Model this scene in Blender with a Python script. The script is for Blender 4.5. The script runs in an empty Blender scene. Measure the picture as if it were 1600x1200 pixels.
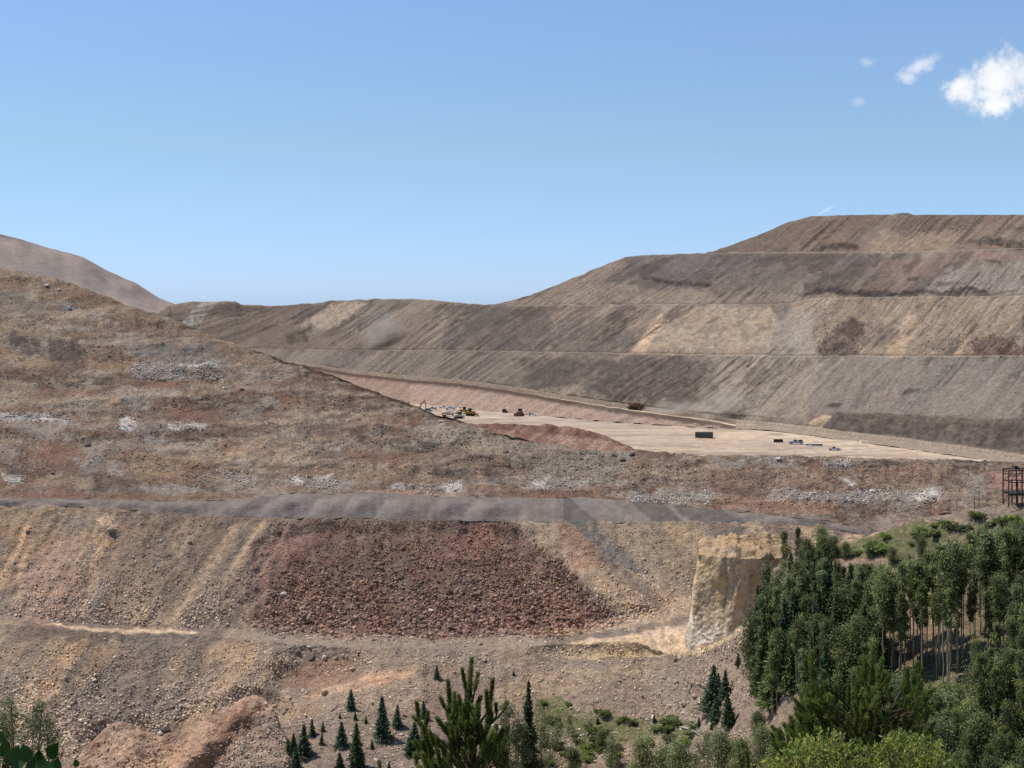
import bpy, math, random
import numpy as np
from mathutils import Vector, Matrix

random.seed(7); RNG = np.random.default_rng(7)
scene = bpy.context.scene
COL = scene.collection
F = 2198.0; HY = 450.0; CZ = 180.0          # focal length and horizon in pixels of the 1600 px photograph, eye height
R = math.radians

# ------------------------------------------------------------------ noise
def _hash(ix, iy, iz, seed):
    h = (ix.astype(np.int64) * 374761393 + iy.astype(np.int64) * 668265263 + iz.astype(np.int64) * 2147483647 + seed * 974711) & 0xFFFFFFFF
    h = ((h ^ (h >> 13)) * 1274126177) & 0xFFFFFFFF
    h = ((h ^ (h >> 16)) * 2246822519) & 0xFFFFFFFF
    h = h ^ (h >> 15)
    return (h & 0xFFFFFF).astype(np.float64) / float(0xFFFFFF) * 2 - 1
def vnoise(x, y, z=None, seed=0):
    x = np.asarray(x, float); y = np.asarray(y, float)
    z = np.zeros_like(x) if z is None else np.asarray(z, float)
    x0 = np.floor(x); y0 = np.floor(y); z0 = np.floor(z)
    fx, fy, fz = x - x0, y - y0, z - z0
    fx = fx*fx*fx*(fx*(fx*6-15)+10); fy = fy*fy*fy*(fy*(fy*6-15)+10); fz = fz*fz*fz*(fz*(fz*6-15)+10)
    r = 0
    for dx in (0, 1):
        for dy in (0, 1):
            for dz in (0, 1):
                w = (fx if dx else 1-fx) * (fy if dy else 1-fy) * (fz if dz else 1-fz)
                r = r + w * _hash(x0+dx, y0+dy, z0+dz, seed)
    return r
def fbm(x, y, z=None, seed=0, oct=4, gain=.5):
    r = 0; a = 1; s = 1
    for o in range(oct):
        r = r + a * vnoise(x*s, y*s, None if z is None else z*s, seed + o*17)
        a *= gain; s *= 2.03
    return r
def sstep(a, b, x):
    t = np.clip((x - a) / (b - a), 0, 1); return t*t*(3-2*t)

# ------------------------------------------------------------------ colour
def lin(hexs):
    h = hexs.lstrip('#'); c = np.array([int(h[i:i+2], 16) for i in (0, 2, 4)]) / 255.
    return np.where(c <= .04045, c/12.92, ((c+.055)/1.055)**2.4)
_lin0 = lin
def lin(hexs, sat=1., gain=1.):
    c = _lin0(hexs)
    l = float(c @ np.array([.2126, .7152, .0722])); return (l+(c-l)*sat)*gain
def mix(a, b, t): return a + (b - a) * t[..., None]

# ------------------------------------------------------------------ node materials
def new_mat(name):
    m = bpy.data.materials.new(name); m.use_nodes = True
    nt = m.node_tree
    return m, nt, nt.nodes, nt.links, nt.nodes['Principled BSDF']
def soil_mat(name, s1=.9, s2=.22, stone=.45, bump=.6, gain=1.0, sat=.9):
    m, nt, N, L, b = new_mat(name)
    at = N.new('ShaderNodeAttribute'); at.attribute_name = 'col'
    tc = N.new('ShaderNodeTexCoord')
    def noise(sc, det=4, rough=.6):
        n = N.new('ShaderNodeTexNoise'); n.inputs['Scale'].default_value = sc; n.inputs['Detail'].default_value = det
        n.inputs['Roughness'].default_value = rough; L.new(tc.outputs['Object'], n.inputs['Vector']); return n
    def mr(sock, a, b_, c, d):
        r = N.new('ShaderNodeMapRange'); r.inputs[1].default_value = a; r.inputs[2].default_value = b_
        r.inputs[3].default_value = c; r.inputs[4].default_value = d; L.new(sock, r.inputs[0]); return r.outputs[0]
    def mul(a, b_):
        q = N.new('ShaderNodeMath'); q.operation = 'MULTIPLY'; L.new(a, q.inputs[0]); L.new(b_, q.inputs[1]); return q.outputs[0]
    n1 = noise(s1, 5, .7); n2 = noise(s2, 5, .65)
    v = N.new('ShaderNodeTexVoronoi'); v.inputs['Scale'].default_value = s1; L.new(tc.outputs['Object'], v.inputs['Vector'])
    sx = N.new('ShaderNodeSeparateColor'); L.new(v.outputs['Color'], sx.inputs[0])
    f1 = mr(n1.outputs['Fac'], .3, .7, 1-.6*stone, 1+.6*stone)
    f2 = mr(n2.outputs['Fac'], .3, .7, .9, 1.1)
    f3 = mr(sx.outputs[0], 0, 1, 1-.7*stone, 1+.7*stone)
    fac = mul(mul(f1, f2), f3)
    vm = N.new('ShaderNodeVectorMath'); vm.operation = 'SCALE'
    L.new(at.outputs['Color'], vm.inputs[0]); L.new(fac, vm.inputs['Scale'])
    # mineral tint drifting between warm and grey
    n3 = noise(.06, 3)
    hs = N.new('ShaderNodeHueSaturation'); L.new(vm.outputs[0], hs.inputs['Color'])
    L.new(mr(n3.outputs['Fac'], .3, .7, .84*sat, 1.08*sat), hs.inputs['Saturation'])
    hs.inputs['Value'].default_value = gain
    wm_ = N.new('ShaderNodeVectorMath'); wm_.operation = 'MULTIPLY'; wm_.inputs[1].default_value = (1.0, .928, .83); L.new(hs.outputs[0], wm_.inputs[0])
    L.new(wm_.outputs[0], b.inputs['Base Color'])
    b.inputs['Roughness'].default_value = .95
    b.inputs['Specular IOR Level'].default_value = .1
    bp = N.new('ShaderNodeBump'); bp.inputs['Strength'].default_value = bump; bp.inputs['Distance'].default_value = .8
    ad = N.new('ShaderNodeMath'); ad.operation = 'ADD'; L.new(n1.outputs['Fac'], ad.inputs[0]); L.new(v.outputs['Distance'], ad.inputs[1])
    L.new(ad.outputs[0], bp.inputs['Height']); L.new(bp.outputs[0], b.inputs['Normal'])
    return m
def plain_mat(name, hexs, rough=.6, var=.15, scale=2., metal=0., gain=1.):
    m, nt, N, L, b = new_mat(name)
    c = lin(hexs) * gain
    n = N.new('ShaderNodeTexNoise'); n.inputs['Scale'].default_value = scale; n.inputs['Detail'].default_value = 4
    tc = N.new('ShaderNodeTexCoord'); L.new(tc.outputs['Object'], n.inputs['Vector'])
    r = N.new('ShaderNodeValToRGB'); L.new(n.outputs['Fac'], r.inputs[0])
    r.color_ramp.elements[0].position = .3; r.color_ramp.elements[1].position = .7
    r.color_ramp.elements[0].color = (*np.clip(c*(1-var), 0, 1), 1); r.color_ramp.elements[1].color = (*np.clip(c*(1+var), 0, 1), 1)
    L.new(r.outputs[0], b.inputs['Base Color']); b.inputs['Roughness'].default_value = rough; b.inputs['Metallic'].default_value = metal
    return m
def leaf_mat(name, trans=.25, rough=.6, gain=1.):
    m, nt, N, L, b = new_mat(name)
    at = N.new('ShaderNodeAttribute'); at.attribute_name = 'col'
    oi = N.new('ShaderNodeObjectInfo')
    mr = N.new('ShaderNodeMapRange'); mr.inputs[3].default_value = .68*gain; mr.inputs[4].default_value = 1.32*gain; L.new(oi.outputs['Random'], mr.inputs[0])
    vm = N.new('ShaderNodeVectorMath'); vm.operation = 'SCALE'; L.new(at.outputs['Color'], vm.inputs[0]); L.new(mr.outputs[0], vm.inputs['Scale'])
    L.new(vm.outputs[0], b.inputs['Base Color']); b.inputs['Roughness'].default_value = rough
    b.inputs['Specular IOR Level'].default_value = .25
    t = N.new('ShaderNodeBsdfTranslucent'); L.new(vm.outputs[0], t.inputs['Color'])
    mx = N.new('ShaderNodeMixShader'); mx.inputs[0].default_value = trans
    L.new(b.outputs[0], mx.inputs[1]); L.new(t.outputs[0], mx.inputs[2])
    L.new(mx.outputs[0], N['Material Output'].inputs['Surface'])
    return m

# ------------------------------------------------------------------ mesh helpers
def mesh_np(name, V, Fc, mat, col=None, smooth=True, parent=None):
    """V (n,3), Fc (m,k) with k 3 or 4"""
    me = bpy.data.meshes.new(name)
    V = np.asarray(V, np.float32); Fc = np.asarray(Fc, np.int32); k = Fc.shape[1]
    me.vertices.add(len(V)); me.vertices.foreach_set('co', V.ravel())
    me.loops.add(Fc.size); me.loops.foreach_set('vertex_index', Fc.ravel())
    me.polygons.add(len(Fc)); me.polygons.foreach_set('loop_start', np.arange(0, Fc.size, k, dtype=np.int32))
    me.polygons.foreach_set('use_smooth', np.full(len(Fc), smooth))
    if col is not None:
        a = me.color_attributes.new('col', 'FLOAT_COLOR', 'POINT')
        c = np.ones((len(V), 4), np.float32); c[:, :3] = col; a.data.foreach_set('color', c.ravel())
    me.materials.append(mat); me.update(calc_edges=True); me.validate()
    return link(name, me, parent)
def link(name, me, parent=None):
    o = bpy.data.objects.new(name, me); COL.objects.link(o)
    if parent: o.parent = parent
    return o
def tag(o, label=None, cat=None, group=None, kind=None):
    if label: o['label'] = label
    if cat: o['category'] = cat
    if group: o['group'] = group
    if kind: o['kind'] = kind
    return o
def empty(name, loc, rz=0, label=None, cat=None, group=None):
    o = bpy.data.objects.new(name, None); COL.objects.link(o); o.location = loc; o.rotation_euler.z = rz
    o.empty_display_size = .5
    return tag(o, label, cat, group)
def copy_tree(o, loc, rz=0, s=1, label=None, cat=None, group=None):
    c = o.copy(); COL.objects.link(c); c.location = loc; c.rotation_euler.z = rz; c.scale = (s, s, s) if np.isscalar(s) else s
    tag(c, label, cat, group)
    for ch in list(o.children):
        d = ch.copy(); COL.objects.link(d); d.parent = c
        for g in ch.children:
            e = g.copy(); COL.objects.link(e); e.parent = d
    return c
class MB:
    def __init__(s): s.v = []; s.f = []
    def add(s, vs, fs):
        n = len(s.v); s.v += [tuple(v) for v in vs]; s.f += [tuple(i+n for i in f) for f in fs]; return s
    def box(s, x0, x1, y0, y1, z0, z1, tx=0, ty=0):
        """box, its top drawn in by tx, ty"""
        return s.add([(x0,y0,z0),(x1,y0,z0),(x1,y1,z0),(x0,y1,z0),(x0+tx,y0+ty,z1),(x1-tx,y0+ty,z1),(x1-tx,y1-ty,z1),(x0+tx,y1-ty,z1)],
                     [(3,2,1,0),(4,5,6,7),(0,1,5,4),(1,2,6,5),(2,3,7,6),(3,0,4,7)])
    def prism(s, pts, y0, y1):
        """outline in x,z pushed along y"""
        n = len(pts); vs = [(x, y0, z) for x, z in pts] + [(x, y1, z) for x, z in pts]
        return s.add(vs, [tuple(range(n)), tuple(range(2*n-1, n-1, -1))] + [(i, i+n, (i+1) % n + n, (i+1) % n) for i in range(n)])
    def tube(s, pts, rad, n=8, cap=True):
        pts = [Vector(p) for p in pts]; m = len(pts)
        if np.isscalar(rad): rad = [rad]*m
        base = len(s.v)
        for i, p in enumerate(pts):
            t = (pts[min(i+1, m-1)] - pts[max(i-1, 0)]).normalized()
            a = t.orthogonal().normalized() if abs(t.z) > .99 else t.cross(Vector((0,0,1))).normalized()
            b = t.cross(a)
            for k in range(n):
                q = p + (a*math.cos(2*math.pi*k/n) + b*math.sin(2*math.pi*k/n)) * rad[i]; s.v.append(tuple(q))
        for i in range(m-1):
            for k in range(n):
                s.f.append((base+i*n+k, base+i*n+(k+1) % n, base+(i+1)*n+(k+1) % n, base+(i+1)*n+k))
        if cap:
            s.f.append(tuple(base+k for k in range(n))[::-1]); s.f.append(tuple(base+(m-1)*n+k for k in range(n)))
        return s
    def cyl_y(s, x, z, r, y0, y1, n=16): return s.tube([(x, y0, z), (x, y1, z)], r, n)
    def build(s, name, mat, parent=None, smooth=False, bevel=0):
        me = bpy.data.meshes.new(name); me.from_pydata(s.v, [], s.f); me.materials.append(mat); me.update()
        if smooth: me.polygons.foreach_set('use_smooth', [True]*len(me.polygons))
        o = link(name, me, parent)
        if bevel:
            mo = o.modifiers.new('bevel', 'BEVEL'); mo.width = bevel; mo.segments = 2; mo.limit_method = 'ANGLE'
        return o

# ------------------------------------------------------------------ terrain: profile lines lofted in 3-D
STEP = 2.4
PX = np.arange(-520, 2080, STEP); NC = len(PX)
def smooth1(a, n):
    if n <= 0: return a
    k = np.hanning(2*n+3); k /= k.sum(); return np.convolve(np.pad(a, n+1, 'edge'), k, 'valid')
def line(pts, sm=3, jit=0, seed=1, jl=14):
    p = np.array(pts, float)
    y = smooth1(np.interp(PX, p[:, 0], p[:, 1]), sm)
    if jit: y = y + jit * fbm(PX/jl, PX*0+seed*3.7, seed=seed, oct=3)
    return y
def ray(py, D): return (D, -(py-HY)/F*D)                       # depth and height (eye = 0)
def face(prev, py, k):
    D0, z0 = prev; s = (py-HY)/F
    D1 = smooth1((k*D0 - z0) / (k + s), 24); return (D1, -s*D1)
def step(prev, dD, dz): return (prev[0]+dD, prev[1]+dz)
class Surf: pass
def loft(lines, rows, px=PX):
    Ds, zs, band = [], [], []
    for i in range(len(lines)-1):
        n = rows[i]; t = np.arange(n)/n
        for q in t:
            Ds.append(lines[i][0]*(1-q)+lines[i+1][0]*q); zs.append(lines[i][1]*(1-q)+lines[i+1][1]*q); band.append(i+q)
    Ds.append(lines[-1][0]+0*px); zs.append(lines[-1][1]+0*px); band.append(len(lines)-1)
    s = Surf(); s.D = np.array(Ds); s.z = np.array(zs); s.band = np.array(band)[:, None] + 0*s.D
    s.px = px[None, :] + 0*s.D; s.py = HY - s.z/s.D*F
    s.P = np.stack([(s.px-800)/F*s.D, s.D, s.z+CZ], -1)
    return s
def normals(P):
    du = np.gradient(P, axis=1); dv = np.gradient(P, axis=0)
    n = np.cross(du, dv); l = np.linalg.norm(n, axis=-1, keepdims=True); n = n/np.maximum(l, 1e-6)
    return np.where(l > 1e-5, n, np.array([0, -.5, .85]))
def grid_obj(s, name, mat, **kw):
    r, c, _ = s.P.shape
    idx = np.arange(r*c).reshape(r, c)
    Fc = np.stack([idx[:-1, :-1], idx[:-1, 1:], idx[1:, 1:], idx[1:, :-1]], -1).reshape(-1, 4)
    return tag(mesh_np(name, s.P.reshape(-1, 3), Fc, mat, s.col.reshape(-1, 3)), kind='structure', **kw)
def poly_sd(px, py, poly):
    """signed distance (negative inside) to a polygon"""
    p = np.array(poly, float); q = np.roll(p, -1, 0); d = np.full(px.shape, 1e18); ins = np.zeros(px.shape, bool)
    for (ax, ay), (bx, by) in zip(p, q):
        ex, ey = bx-ax, by-ay; wx, wy = px-ax, py-ay
        t = np.clip((wx*ex+wy*ey)/max(ex*ex+ey*ey, 1e-9), 0, 1)
        d = np.minimum(d, (wx-ex*t)**2+(wy-ey*t)**2)
        c = ((ay > py) != (by > py))
        ins ^= c & (px < (bx-ax)*(py-ay)/(by-ay if abs(by-ay) > 1e-9 else 1e-9)+ax)
    d = np.sqrt(d); return np.where(ins, -d, d)
def mask(s, poly, soft=6, warp=6, seed=0, wl=22):
    p = np.array(poly, float); x0, y0 = p.min(0)-soft*2-warp*2; x1, y1 = p.max(0)+soft*2+warp*2
    sel = (s.px > x0) & (s.px < x1) & (s.py > y0) & (s.py < y1)
    m = np.zeros(s.px.shape)
    if sel.any():
        a, b = s.px[sel], s.py[sel]
        wx = warp*fbm(a/wl, b/wl, seed=seed+91, oct=4, gain=.65); wy = warp*.7*fbm(a/wl, b/wl, seed=seed+57, oct=4, gain=.65)
        m[sel] = 1-sstep(-soft, soft, poly_sd(a+wx, b+wy, poly))
    return m
def patches(s, lst):
    for i, it in enumerate(lst):
        hexs, poly = it[0], it[1]; op = it[2] if len(it) > 2 else .9; soft = (it[3] if len(it) > 3 else 5)*.7; warp = it[4] if len(it) > 4 else 6
        m = mask(s, poly, soft, warp*1.3, seed=i*13)
        brk = .75+.25*np.clip(fbm(s.px/7, s.py/5, seed=i+300, oct=3)*1.6, -1, 1)
        s.col = mix(s.col, lin(hexs)*1., np.clip(m*op*brk, 0, 1))
def at(s, px, py):
    """3-D point of a surface seen at a pixel"""
    c = int(round((px-s.px[0, 0])/(s.px[0, 1]-s.px[0, 0]))); c = max(0, min(s.px.shape[1]-1, c))
    y = s.pyd[:, c]
    vis = s.vis[:, c]
    r = int(np.argmin(np.abs(y-py) + np.where(vis, 0, 1e4)))
    return Vector(s.P[r, c])
def contrast(s, f):
    m = s.col.reshape(-1, 3).mean(0); s.col = np.clip(m*(np.maximum(s.col, 1e-4)/m)**f, .004, .8)
def finish(s):
    s.pyd = HY - (s.P[..., 2]-CZ)/s.P[..., 1]*F
    # visible rows: seen front to back, higher on the picture than every nearer row
    o = np.argsort(s.D, axis=0); inv = np.argsort(o, axis=0)
    y = np.take_along_axis(s.pyd, o, 0); run = np.minimum.accumulate(y, 0)
    s.vis = np.take_along_axis(y <= run+1.0, inv, 0)

SURF = {}
# ---- far natural hill on the left
top = line([(-520,300),(-330,292),(-170,318),(0,365),(35,375),(75,388),(130,404),(165,424),(205,441),(245,461),(270,471),(330,503),(420,560),(600,640),(1790,700)], 2, .5, 3)
l0 = (np.full(NC, 1700.), -(np.maximum(top+120, 600)-HY)/F*1700)
l1 = (np.full(NC, 2300.), -(top-HY)/F*2300)
l2 = step(l1, 150, -70); l3 = step(l2, 300, -200)
hp = PX < 640
s = loft([tuple(a[hp] for a in l) for l in (l0, l1, l2, l3)], [60, 6, 3], PX[hp])
n = normals(s.P)
s.P += n * (3*fbm(s.P[...,0]/90, s.P[...,1]/200, seed=5, oct=3))[..., None]
s.col = mix(lin('#8d7a70')+0*s.P, lin('#7f736c'), sstep(-.3, .4, fbm(s.P[...,0]/90, (s.P[...,1]+s.P[...,0])/200, seed=8)))
patches(s, [('#8b6f66', [(170,425),(230,450),(270,470),(260,490),(200,450)], .6), ('#7d756d', [(0,385),(100,410),(170,450),(120,440),(0,420)], .7, 8, 8),
            ('#9a8a7a', [(150,462),(215,470),(240,480),(160,470)], .6), ('#6d625b', [(0,362),(40,374),(36,380),(0,370)], .8, 2, 2)])
finish(s); SURF['far'] = s
M_far = soil_mat('far_hill_soil', .08, .02, .10, .1, 1.3, .66)
grid_obj(s, 'far_hill', M_far)

# ---- terraced waste dump behind the working pad, with the haul ramp and its red bank in front
PAD = -88.0
toe_r = [(1160,668),(1200,672),(1270,681),(1330,690),(1400,698),(1480,710),(1530,717),(1600,729),(1790,752)]
r0 = line([(-170,600),(400,603),(560,618),(640,629),(740,640),(790,645),(850,650),(900,655),(960,659),(1000,662),(1080,668),(1150,671)]+toe_r[1:], 2, .6, 11)
r1 = line([(-170,560),(400,566),(500,580),(550,589),(640,599),(730,607),(800,618),(900,635),(960,645),(1050,658),(1120,666),(1150,670)]+toe_r[1:], 2, .6, 12)
r1 = np.minimum(r1, r0)
kk = np.interp(PX, [-170, 600, 1600, 1790], [.34, .36, .62, .66])
L_r0 = ray(r0, smooth1(PAD*-F/(r0-HY), 20))
L_r1 = face(L_r0, r1, kk*1.2)
on = np.interp(PX, [1100, 1180], [1, 0])                 # the ramp fades into the pad
b1 = step(L_r1, 2.5, 2.2*on+.3); b2 = step(b1, 3, .2*on); b3 = step(b2, 4, -2.4*on-.2)
L_q = step(b3, 26*on+9, 0)
q1 = step(L_q, 3, 3.0); q2 = step(q1, 3, -.5)            # windrow at the wall's foot
L_q2 = q2
low = line([(-170,560),(1200,650),(1255,664),(1275,654),(1300,645),(1400,648),(1500,653),(1600,658),(1790,668)], 2, 1.2, 14)
qy = HY-L_q2[1]/L_q2[0]*F
L_low = face(L_q2, np.minimum(low, qy-.5), kk)
L_low2 = step(L_low, np.interp(PX, [1250, 1300], [.3, 7]), 0)
t1 = line([(-170,545),(300,542),(400,545),(480,546),(580,548),(700,547),(800,549),(980,552),(1100,554),(1250,556),(1600,556),(1790,556)], 3, .8, 15)
lowy = HY-L_low2[1]/L_low2[0]*F
L1 = face(L_low2, np.minimum(t1, lowy-.5), kk); L1b = step(L1, 15, -.6)
t2 = line([(-170,620),(150,560),(200,530),(245,490),(262,478),(300,471),(368,470),(378,476),(430,478),(470,475),(520,470),(585,467),(640,467),(690,470),(740,475),(800,476),(900,476),(1050,475),(1200,476),(1240,473),(1265,466),(1400,464),(1600,462),(1790,462)], 1, .9, 16)
L2 = face(L1b, t2, kk); L2b = step(L2, 16, -.8)
t3 = line([(-170,700),(780,476),(800,473),(840,457),(880,441),(930,420),(975,402),(1000,399),(1060,397),(1110,395),(1200,394),(1400,393),(1500,390),(1600,388),(1790,386)], 1, .7, 17)
L2y = HY-L2b[1]/L2b[0]*F
up3 = t3 < L2y-.3
L3 = face(L2b, np.where(up3, t3, L2y), kk); L3 = tuple(np.where(up3, a, b) for a, b in zip(L3, step(L2b, 30, -3)))
L3b = step(L3, 14, -.3)
t4 = line([(-170,700),(1090,400),(1115,393),(1180,369),(1230,348),(1265,338),(1300,336.5),(1395,335),(1402,333),(1420,333),(1428,335.5),(1600,336),(1790,338)], 1, .5, 18)
L3y = HY-L3b[1]/L3b[0]*F
up4 = t4 < L3y-.3
L4 = face(L3b, np.where(up4, t4, L3y), kk); L4 = tuple(np.where(up4, a, b) for a, b in zip(L4, step(L3b, 30, -3)))
L5 = step(L4, 120, -3); L6 = step(L5, 250, -140)
wx = (PX > 120)
WL = [tuple((a+0*PX)[wx] for a in l) for l in (L_r0, L_r1, b1, b2, b3, L_q, q1, q2, L_low, L_low2, L1, L1b, L2, L2b, L3, L3b, L4, L5, L6)]
s = loft(WL, [14, 2, 2, 2, 6, 2, 2, 22, 3, 46, 4, 44, 4, 40, 4, 34, 5, 4], PX[wx])
X, Y, Z = s.P[..., 0], s.P[..., 1], s.P[..., 2]
n = normals(s.P)
sa = X*.5 - Y*.866                                       # distance along the wall
fb = s.band % 1
isface = np.isin(np.floor(s.band), (7, 9, 11, 13, 15))
facem = isface*sstep(0, .10, fb)*(1-sstep(.82, .97, fb))
gul = fbm((sa+5*fbm(sa/60, Z/26, seed=37, oct=3)+1.2*fbm(sa/11, Z/12, seed=38, oct=2))/2.8, Z/60, seed=21, oct=4, gain=.62)
gul2 = fbm(sa/30., Z/130, seed=22, oct=3)
amp = .15+.5*sstep(-.4, .6, fbm(sa/70, Z/25, seed=23, oct=3))
disp = facem*(gul*amp + 1.3*gul2 + .22*fbm(X/6, Y/6, Z/6, seed=24, oct=3)) + .12*fbm(X/4, Y/4, Z/4, seed=25, oct=2)
rb = (s.band < 1.0)
disp = np.where(rb, .55*np.sin(sa/2.6+2*fbm(sa/20, Z/12, seed=27)) * (PX[wx] < 1140)[None, :] + .3*fbm(sa/3, Z/5, seed=28), disp)
s.P += n * np.clip(disp, -3.5, 3.5)[..., None]
s.col = mix(lin('#847160')+0*s.P, lin('#6f6157'), sstep(-.5, .5, fbm(sa/45, Z/30, seed=30)+.5*fbm(sa/9, Z/50, seed=31)))
s.col = mix(s.col, lin('#96816a'), .55*sstep(.15, .8, fbm(sa/22, Z/40, seed=32)))
sw = sa + 5*fbm(sa/60, Z/26, seed=37, oct=3) + 1.2*fbm(sa/11, Z/12, seed=38, oct=2)
streak = fbm(sw/1.7, Z/60, seed=33, oct=4, gain=.7)
patches(s, [
 ('#806652', [(1110,395),(1265,338),(1600,336),(1600,390),(1300,396)], .85, 5, 3),
 ('#775d51', [(1215,375),(1260,345),(1370,340),(1330,360),(1260,380)], .7),
 ('#977c5e', [(1340,394),(1370,364),(1500,362),(1485,393)], .75, 4),
 ('#6b594c', [(1385,362),(1420,337),(1500,338),(1470,362)], .5),
 ('#4c423b', [(1268,386),(1300,379),(1345,377),(1342,388),(1300,392),(1272,391)], .85, 3, 5), ('#4c423b', [(1205,387),(1235,386),(1230,392),(1208,392)], .6, 3, 3),  # long strip: dark soil with the ridge's shade painted in
 ('#4c423b', [(1500,378),(1545,372),(1600,376),(1600,386),(1530,386)], .8, 3, 5), ('#54473f', [(1575,355),(1600,355),(1600,362),(1578,360)], .7, 3, 3),  # long strip again mixes dark soil and painted ridge shade
 ('#6f645d', [(960,402),(1110,396),(1310,395),(1390,396),(1260,460),(1130,462),(1000,440)], .85, 6),
 ('#857a70', [(1000,402),(1130,398),(1130,420),(1040,430)], .4),
 ('#8f7a64', [(800,476),(880,452),(960,440),(1000,447),(1090,455),(1140,470),(1130,476)], .85, 5),
 ('#49403b', [(1003,430),(1050,438),(1110,443),(1105,448),(1050,446),(1010,437)], .85, 2.5, 3),
 ('#8b7a6a', [(1120,455),(1260,440),(1250,470),(1140,474)], .6),
 ('#866459', [(1385,405),(1450,398),(1560,392),(1480,425),(1400,458),(1330,458)], .7, 9, 9),
 ('#5b504b', [(1240,462),(1290,425),(1360,400),(1400,398),(1340,440),(1330,460)], .75, 5),
 ('#8e8078', [(1490,420),(1600,405),(1600,460),(1420,460)], .8, 6), ('#8f6a5a', [(1520,394),(1600,392),(1600,405),(1530,410)], .7, 4),
 ('#46403d', [(1240,466),(1300,448),(1350,452),(1420,458),(1500,452),(1590,458),(1500,464),(1380,466),(1300,464)], .9, 3, 5),
 ('#4a443f', [(1540,408),(1565,408),(1566,414),(1545,414)], .8, 2, 2), ('#4a443f', [(1415,432),(1432,432),(1430,438),(1418,438)], .7, 2, 2),
 ('#4a443f', [(1454,445),(1490,440),(1488,447),(1458,449)], .7, 2, 2),
 ('#8a7058', [(800,478),(1040,478),(1000,552),(800,550)], .3),
 ('#675c55', [(690,476),(860,478),(870,550),(700,548)], .75, 8, 8), ('#6a6059', [(880,500),(985,495),(985,552),(870,552)], .7, 8, 8),
 ('#a68b6c', [(1040,478),(1200,477),(1216,500),(1203,557),(985,552),(1012,520)], .92, 3, 3),
 ('#8f7459', [(1050,480),(1120,480),(1100,500),(1040,506)], .5),
 ('#bb9163', [(1030,488),(1043,500),(1008,552),(983,552)], .9, 3, 2),
 ('#987f63', [(1235,472),(1270,465),(1600,462),(1600,557),(1235,557)], .85, 4, 4),
 ('#9a8c7c', [(1210,490),(1240,478),(1270,480),(1275,557),(1200,557)], .8, 6, 6),
 ('#5b4a46', [(1325,500),(1350,505),(1338,557),(1272,557),(1285,530)], .85, 5, 6), ('#6a5850', [(1360,510),(1410,505),(1400,540),(1350,545)], .55, 6, 7),
 ('#b38f62', [(1425,488),(1452,498),(1405,557),(1385,557)], .7, 5, 4), ('#b38f62', [(1500,520),(1520,520),(1500,557),(1488,557)], .7, 4, 3),
 ('#6b4846', [(1510,542),(1560,522),(1595,540),(1590,557),(1512,557)], .85, 4, 6), ('#6e6058', [(1460,525),(1500,520),(1490,550),(1440,550)], .5),
 ('#77604f', [(245,492),(300,470),(480,476),(470,546),(300,540)], .7), ('#9d958c', [(278,510),(318,470),(342,470),(305,510)], .85, 3, 2),
 ('#a38c70', [(470,510),(522,474),(575,469),(535,512)], .85, 4), ('#7d6a5a', [(560,512),(600,470),(690,470),(640,546)], .5),
 ('#4b4541', [(447,528),(470,518),(484,513),(487,538),(450,539)], .9, 3, 4), ('#75614f', [(400,513),(620,513),(620,545),(400,545)], .6),
 ('#84766a', [(410,548),(620,550),(600,588),(480,572)], .7), ('#7b6d61', [(600,550),(820,552),(820,608),(600,590)], .7),
 ('#61564f', [(800,560),(1110,562),(1105,600),(1075,632),(960,618),(830,596)], .85, 8, 8), ('#8a7a68', [(860,552),(1000,554),(960,566),(860,562)], .5),
 ('#93826e', [(1115,558),(1285,558),(1262,660),(1095,642)], .85, 8, 6), ('#6c5f56', [(1165,575),(1195,565),(1190,600),(1160,605)], .5, 5, 6),
 ('#877b70', [(1285,558),(1600,557),(1600,652),(1300,645),(1262,650)], .9, 5, 4), ('#4d453f', [(1290,636),(1320,630),(1316,638),(1292,641)], .8, 2, 3),
 ('#4d453f', [(1400,612),(1440,606),(1436,611),(1404,617)], .7, 2, 3),
 ('#5e524c', [(1262,672),(1300,645),(1400,648),(1600,657),(1600,724),(1400,694)], .95, 3, 2), ('#b0946a', [(1262,668),(1282,650),(1302,648),(1284,670)], .9, 2, 2),
 ('#7a6857', [(1300,646),(1600,656),(1600,664),(1300,652)], .6, 2, 3),
 ('#5f5853', [(1080,628),(1110,600),(1130,620),(1100,640)], .5),
])
ragged = isface*np.isin(np.floor(s.band), (11, 13))*sstep(.55, .75, fb+.25*fbm(sa/9, Z/5, seed=46, oct=4))*(1-sstep(.9, 1., fb))*sstep(.15, .5, fbm(sa/24, Z/40, seed=47)); s.col = mix(s.col, lin('#5a4d46'), .55*ragged)
s.col = s.col*(1+.17*np.clip(streak, -1, 1)*isface*(.12+.88*sstep(-.35, .45, fbm(sa/60, Z/28, seed=35)))*(1-.85*mask(s, [(1040,478),(1270,470),(1270,556),(985,552),(1012,520)], 10, 6)))[..., None]
s.col = mix(s.col, lin('#43392f'), isface*.55*sstep(.42, .75, fbm(sa/1.9+40, Z/45, seed=34, oct=3))*sstep(0, .5, fbm(sa/50, Z/25, seed=36)))
flat = np.isin(np.floor(s.band), (10, 12, 14)); s.col = mix(s.col, lin('#a08c74'), .6*flat)
s.col = mix(s.col, lin('#5a4c42'), .5*np.isin(np.floor(s.band), (11, 13, 15))*(1-sstep(0, .05, fb)))  # shadow line painted in along the foot of each face
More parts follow.
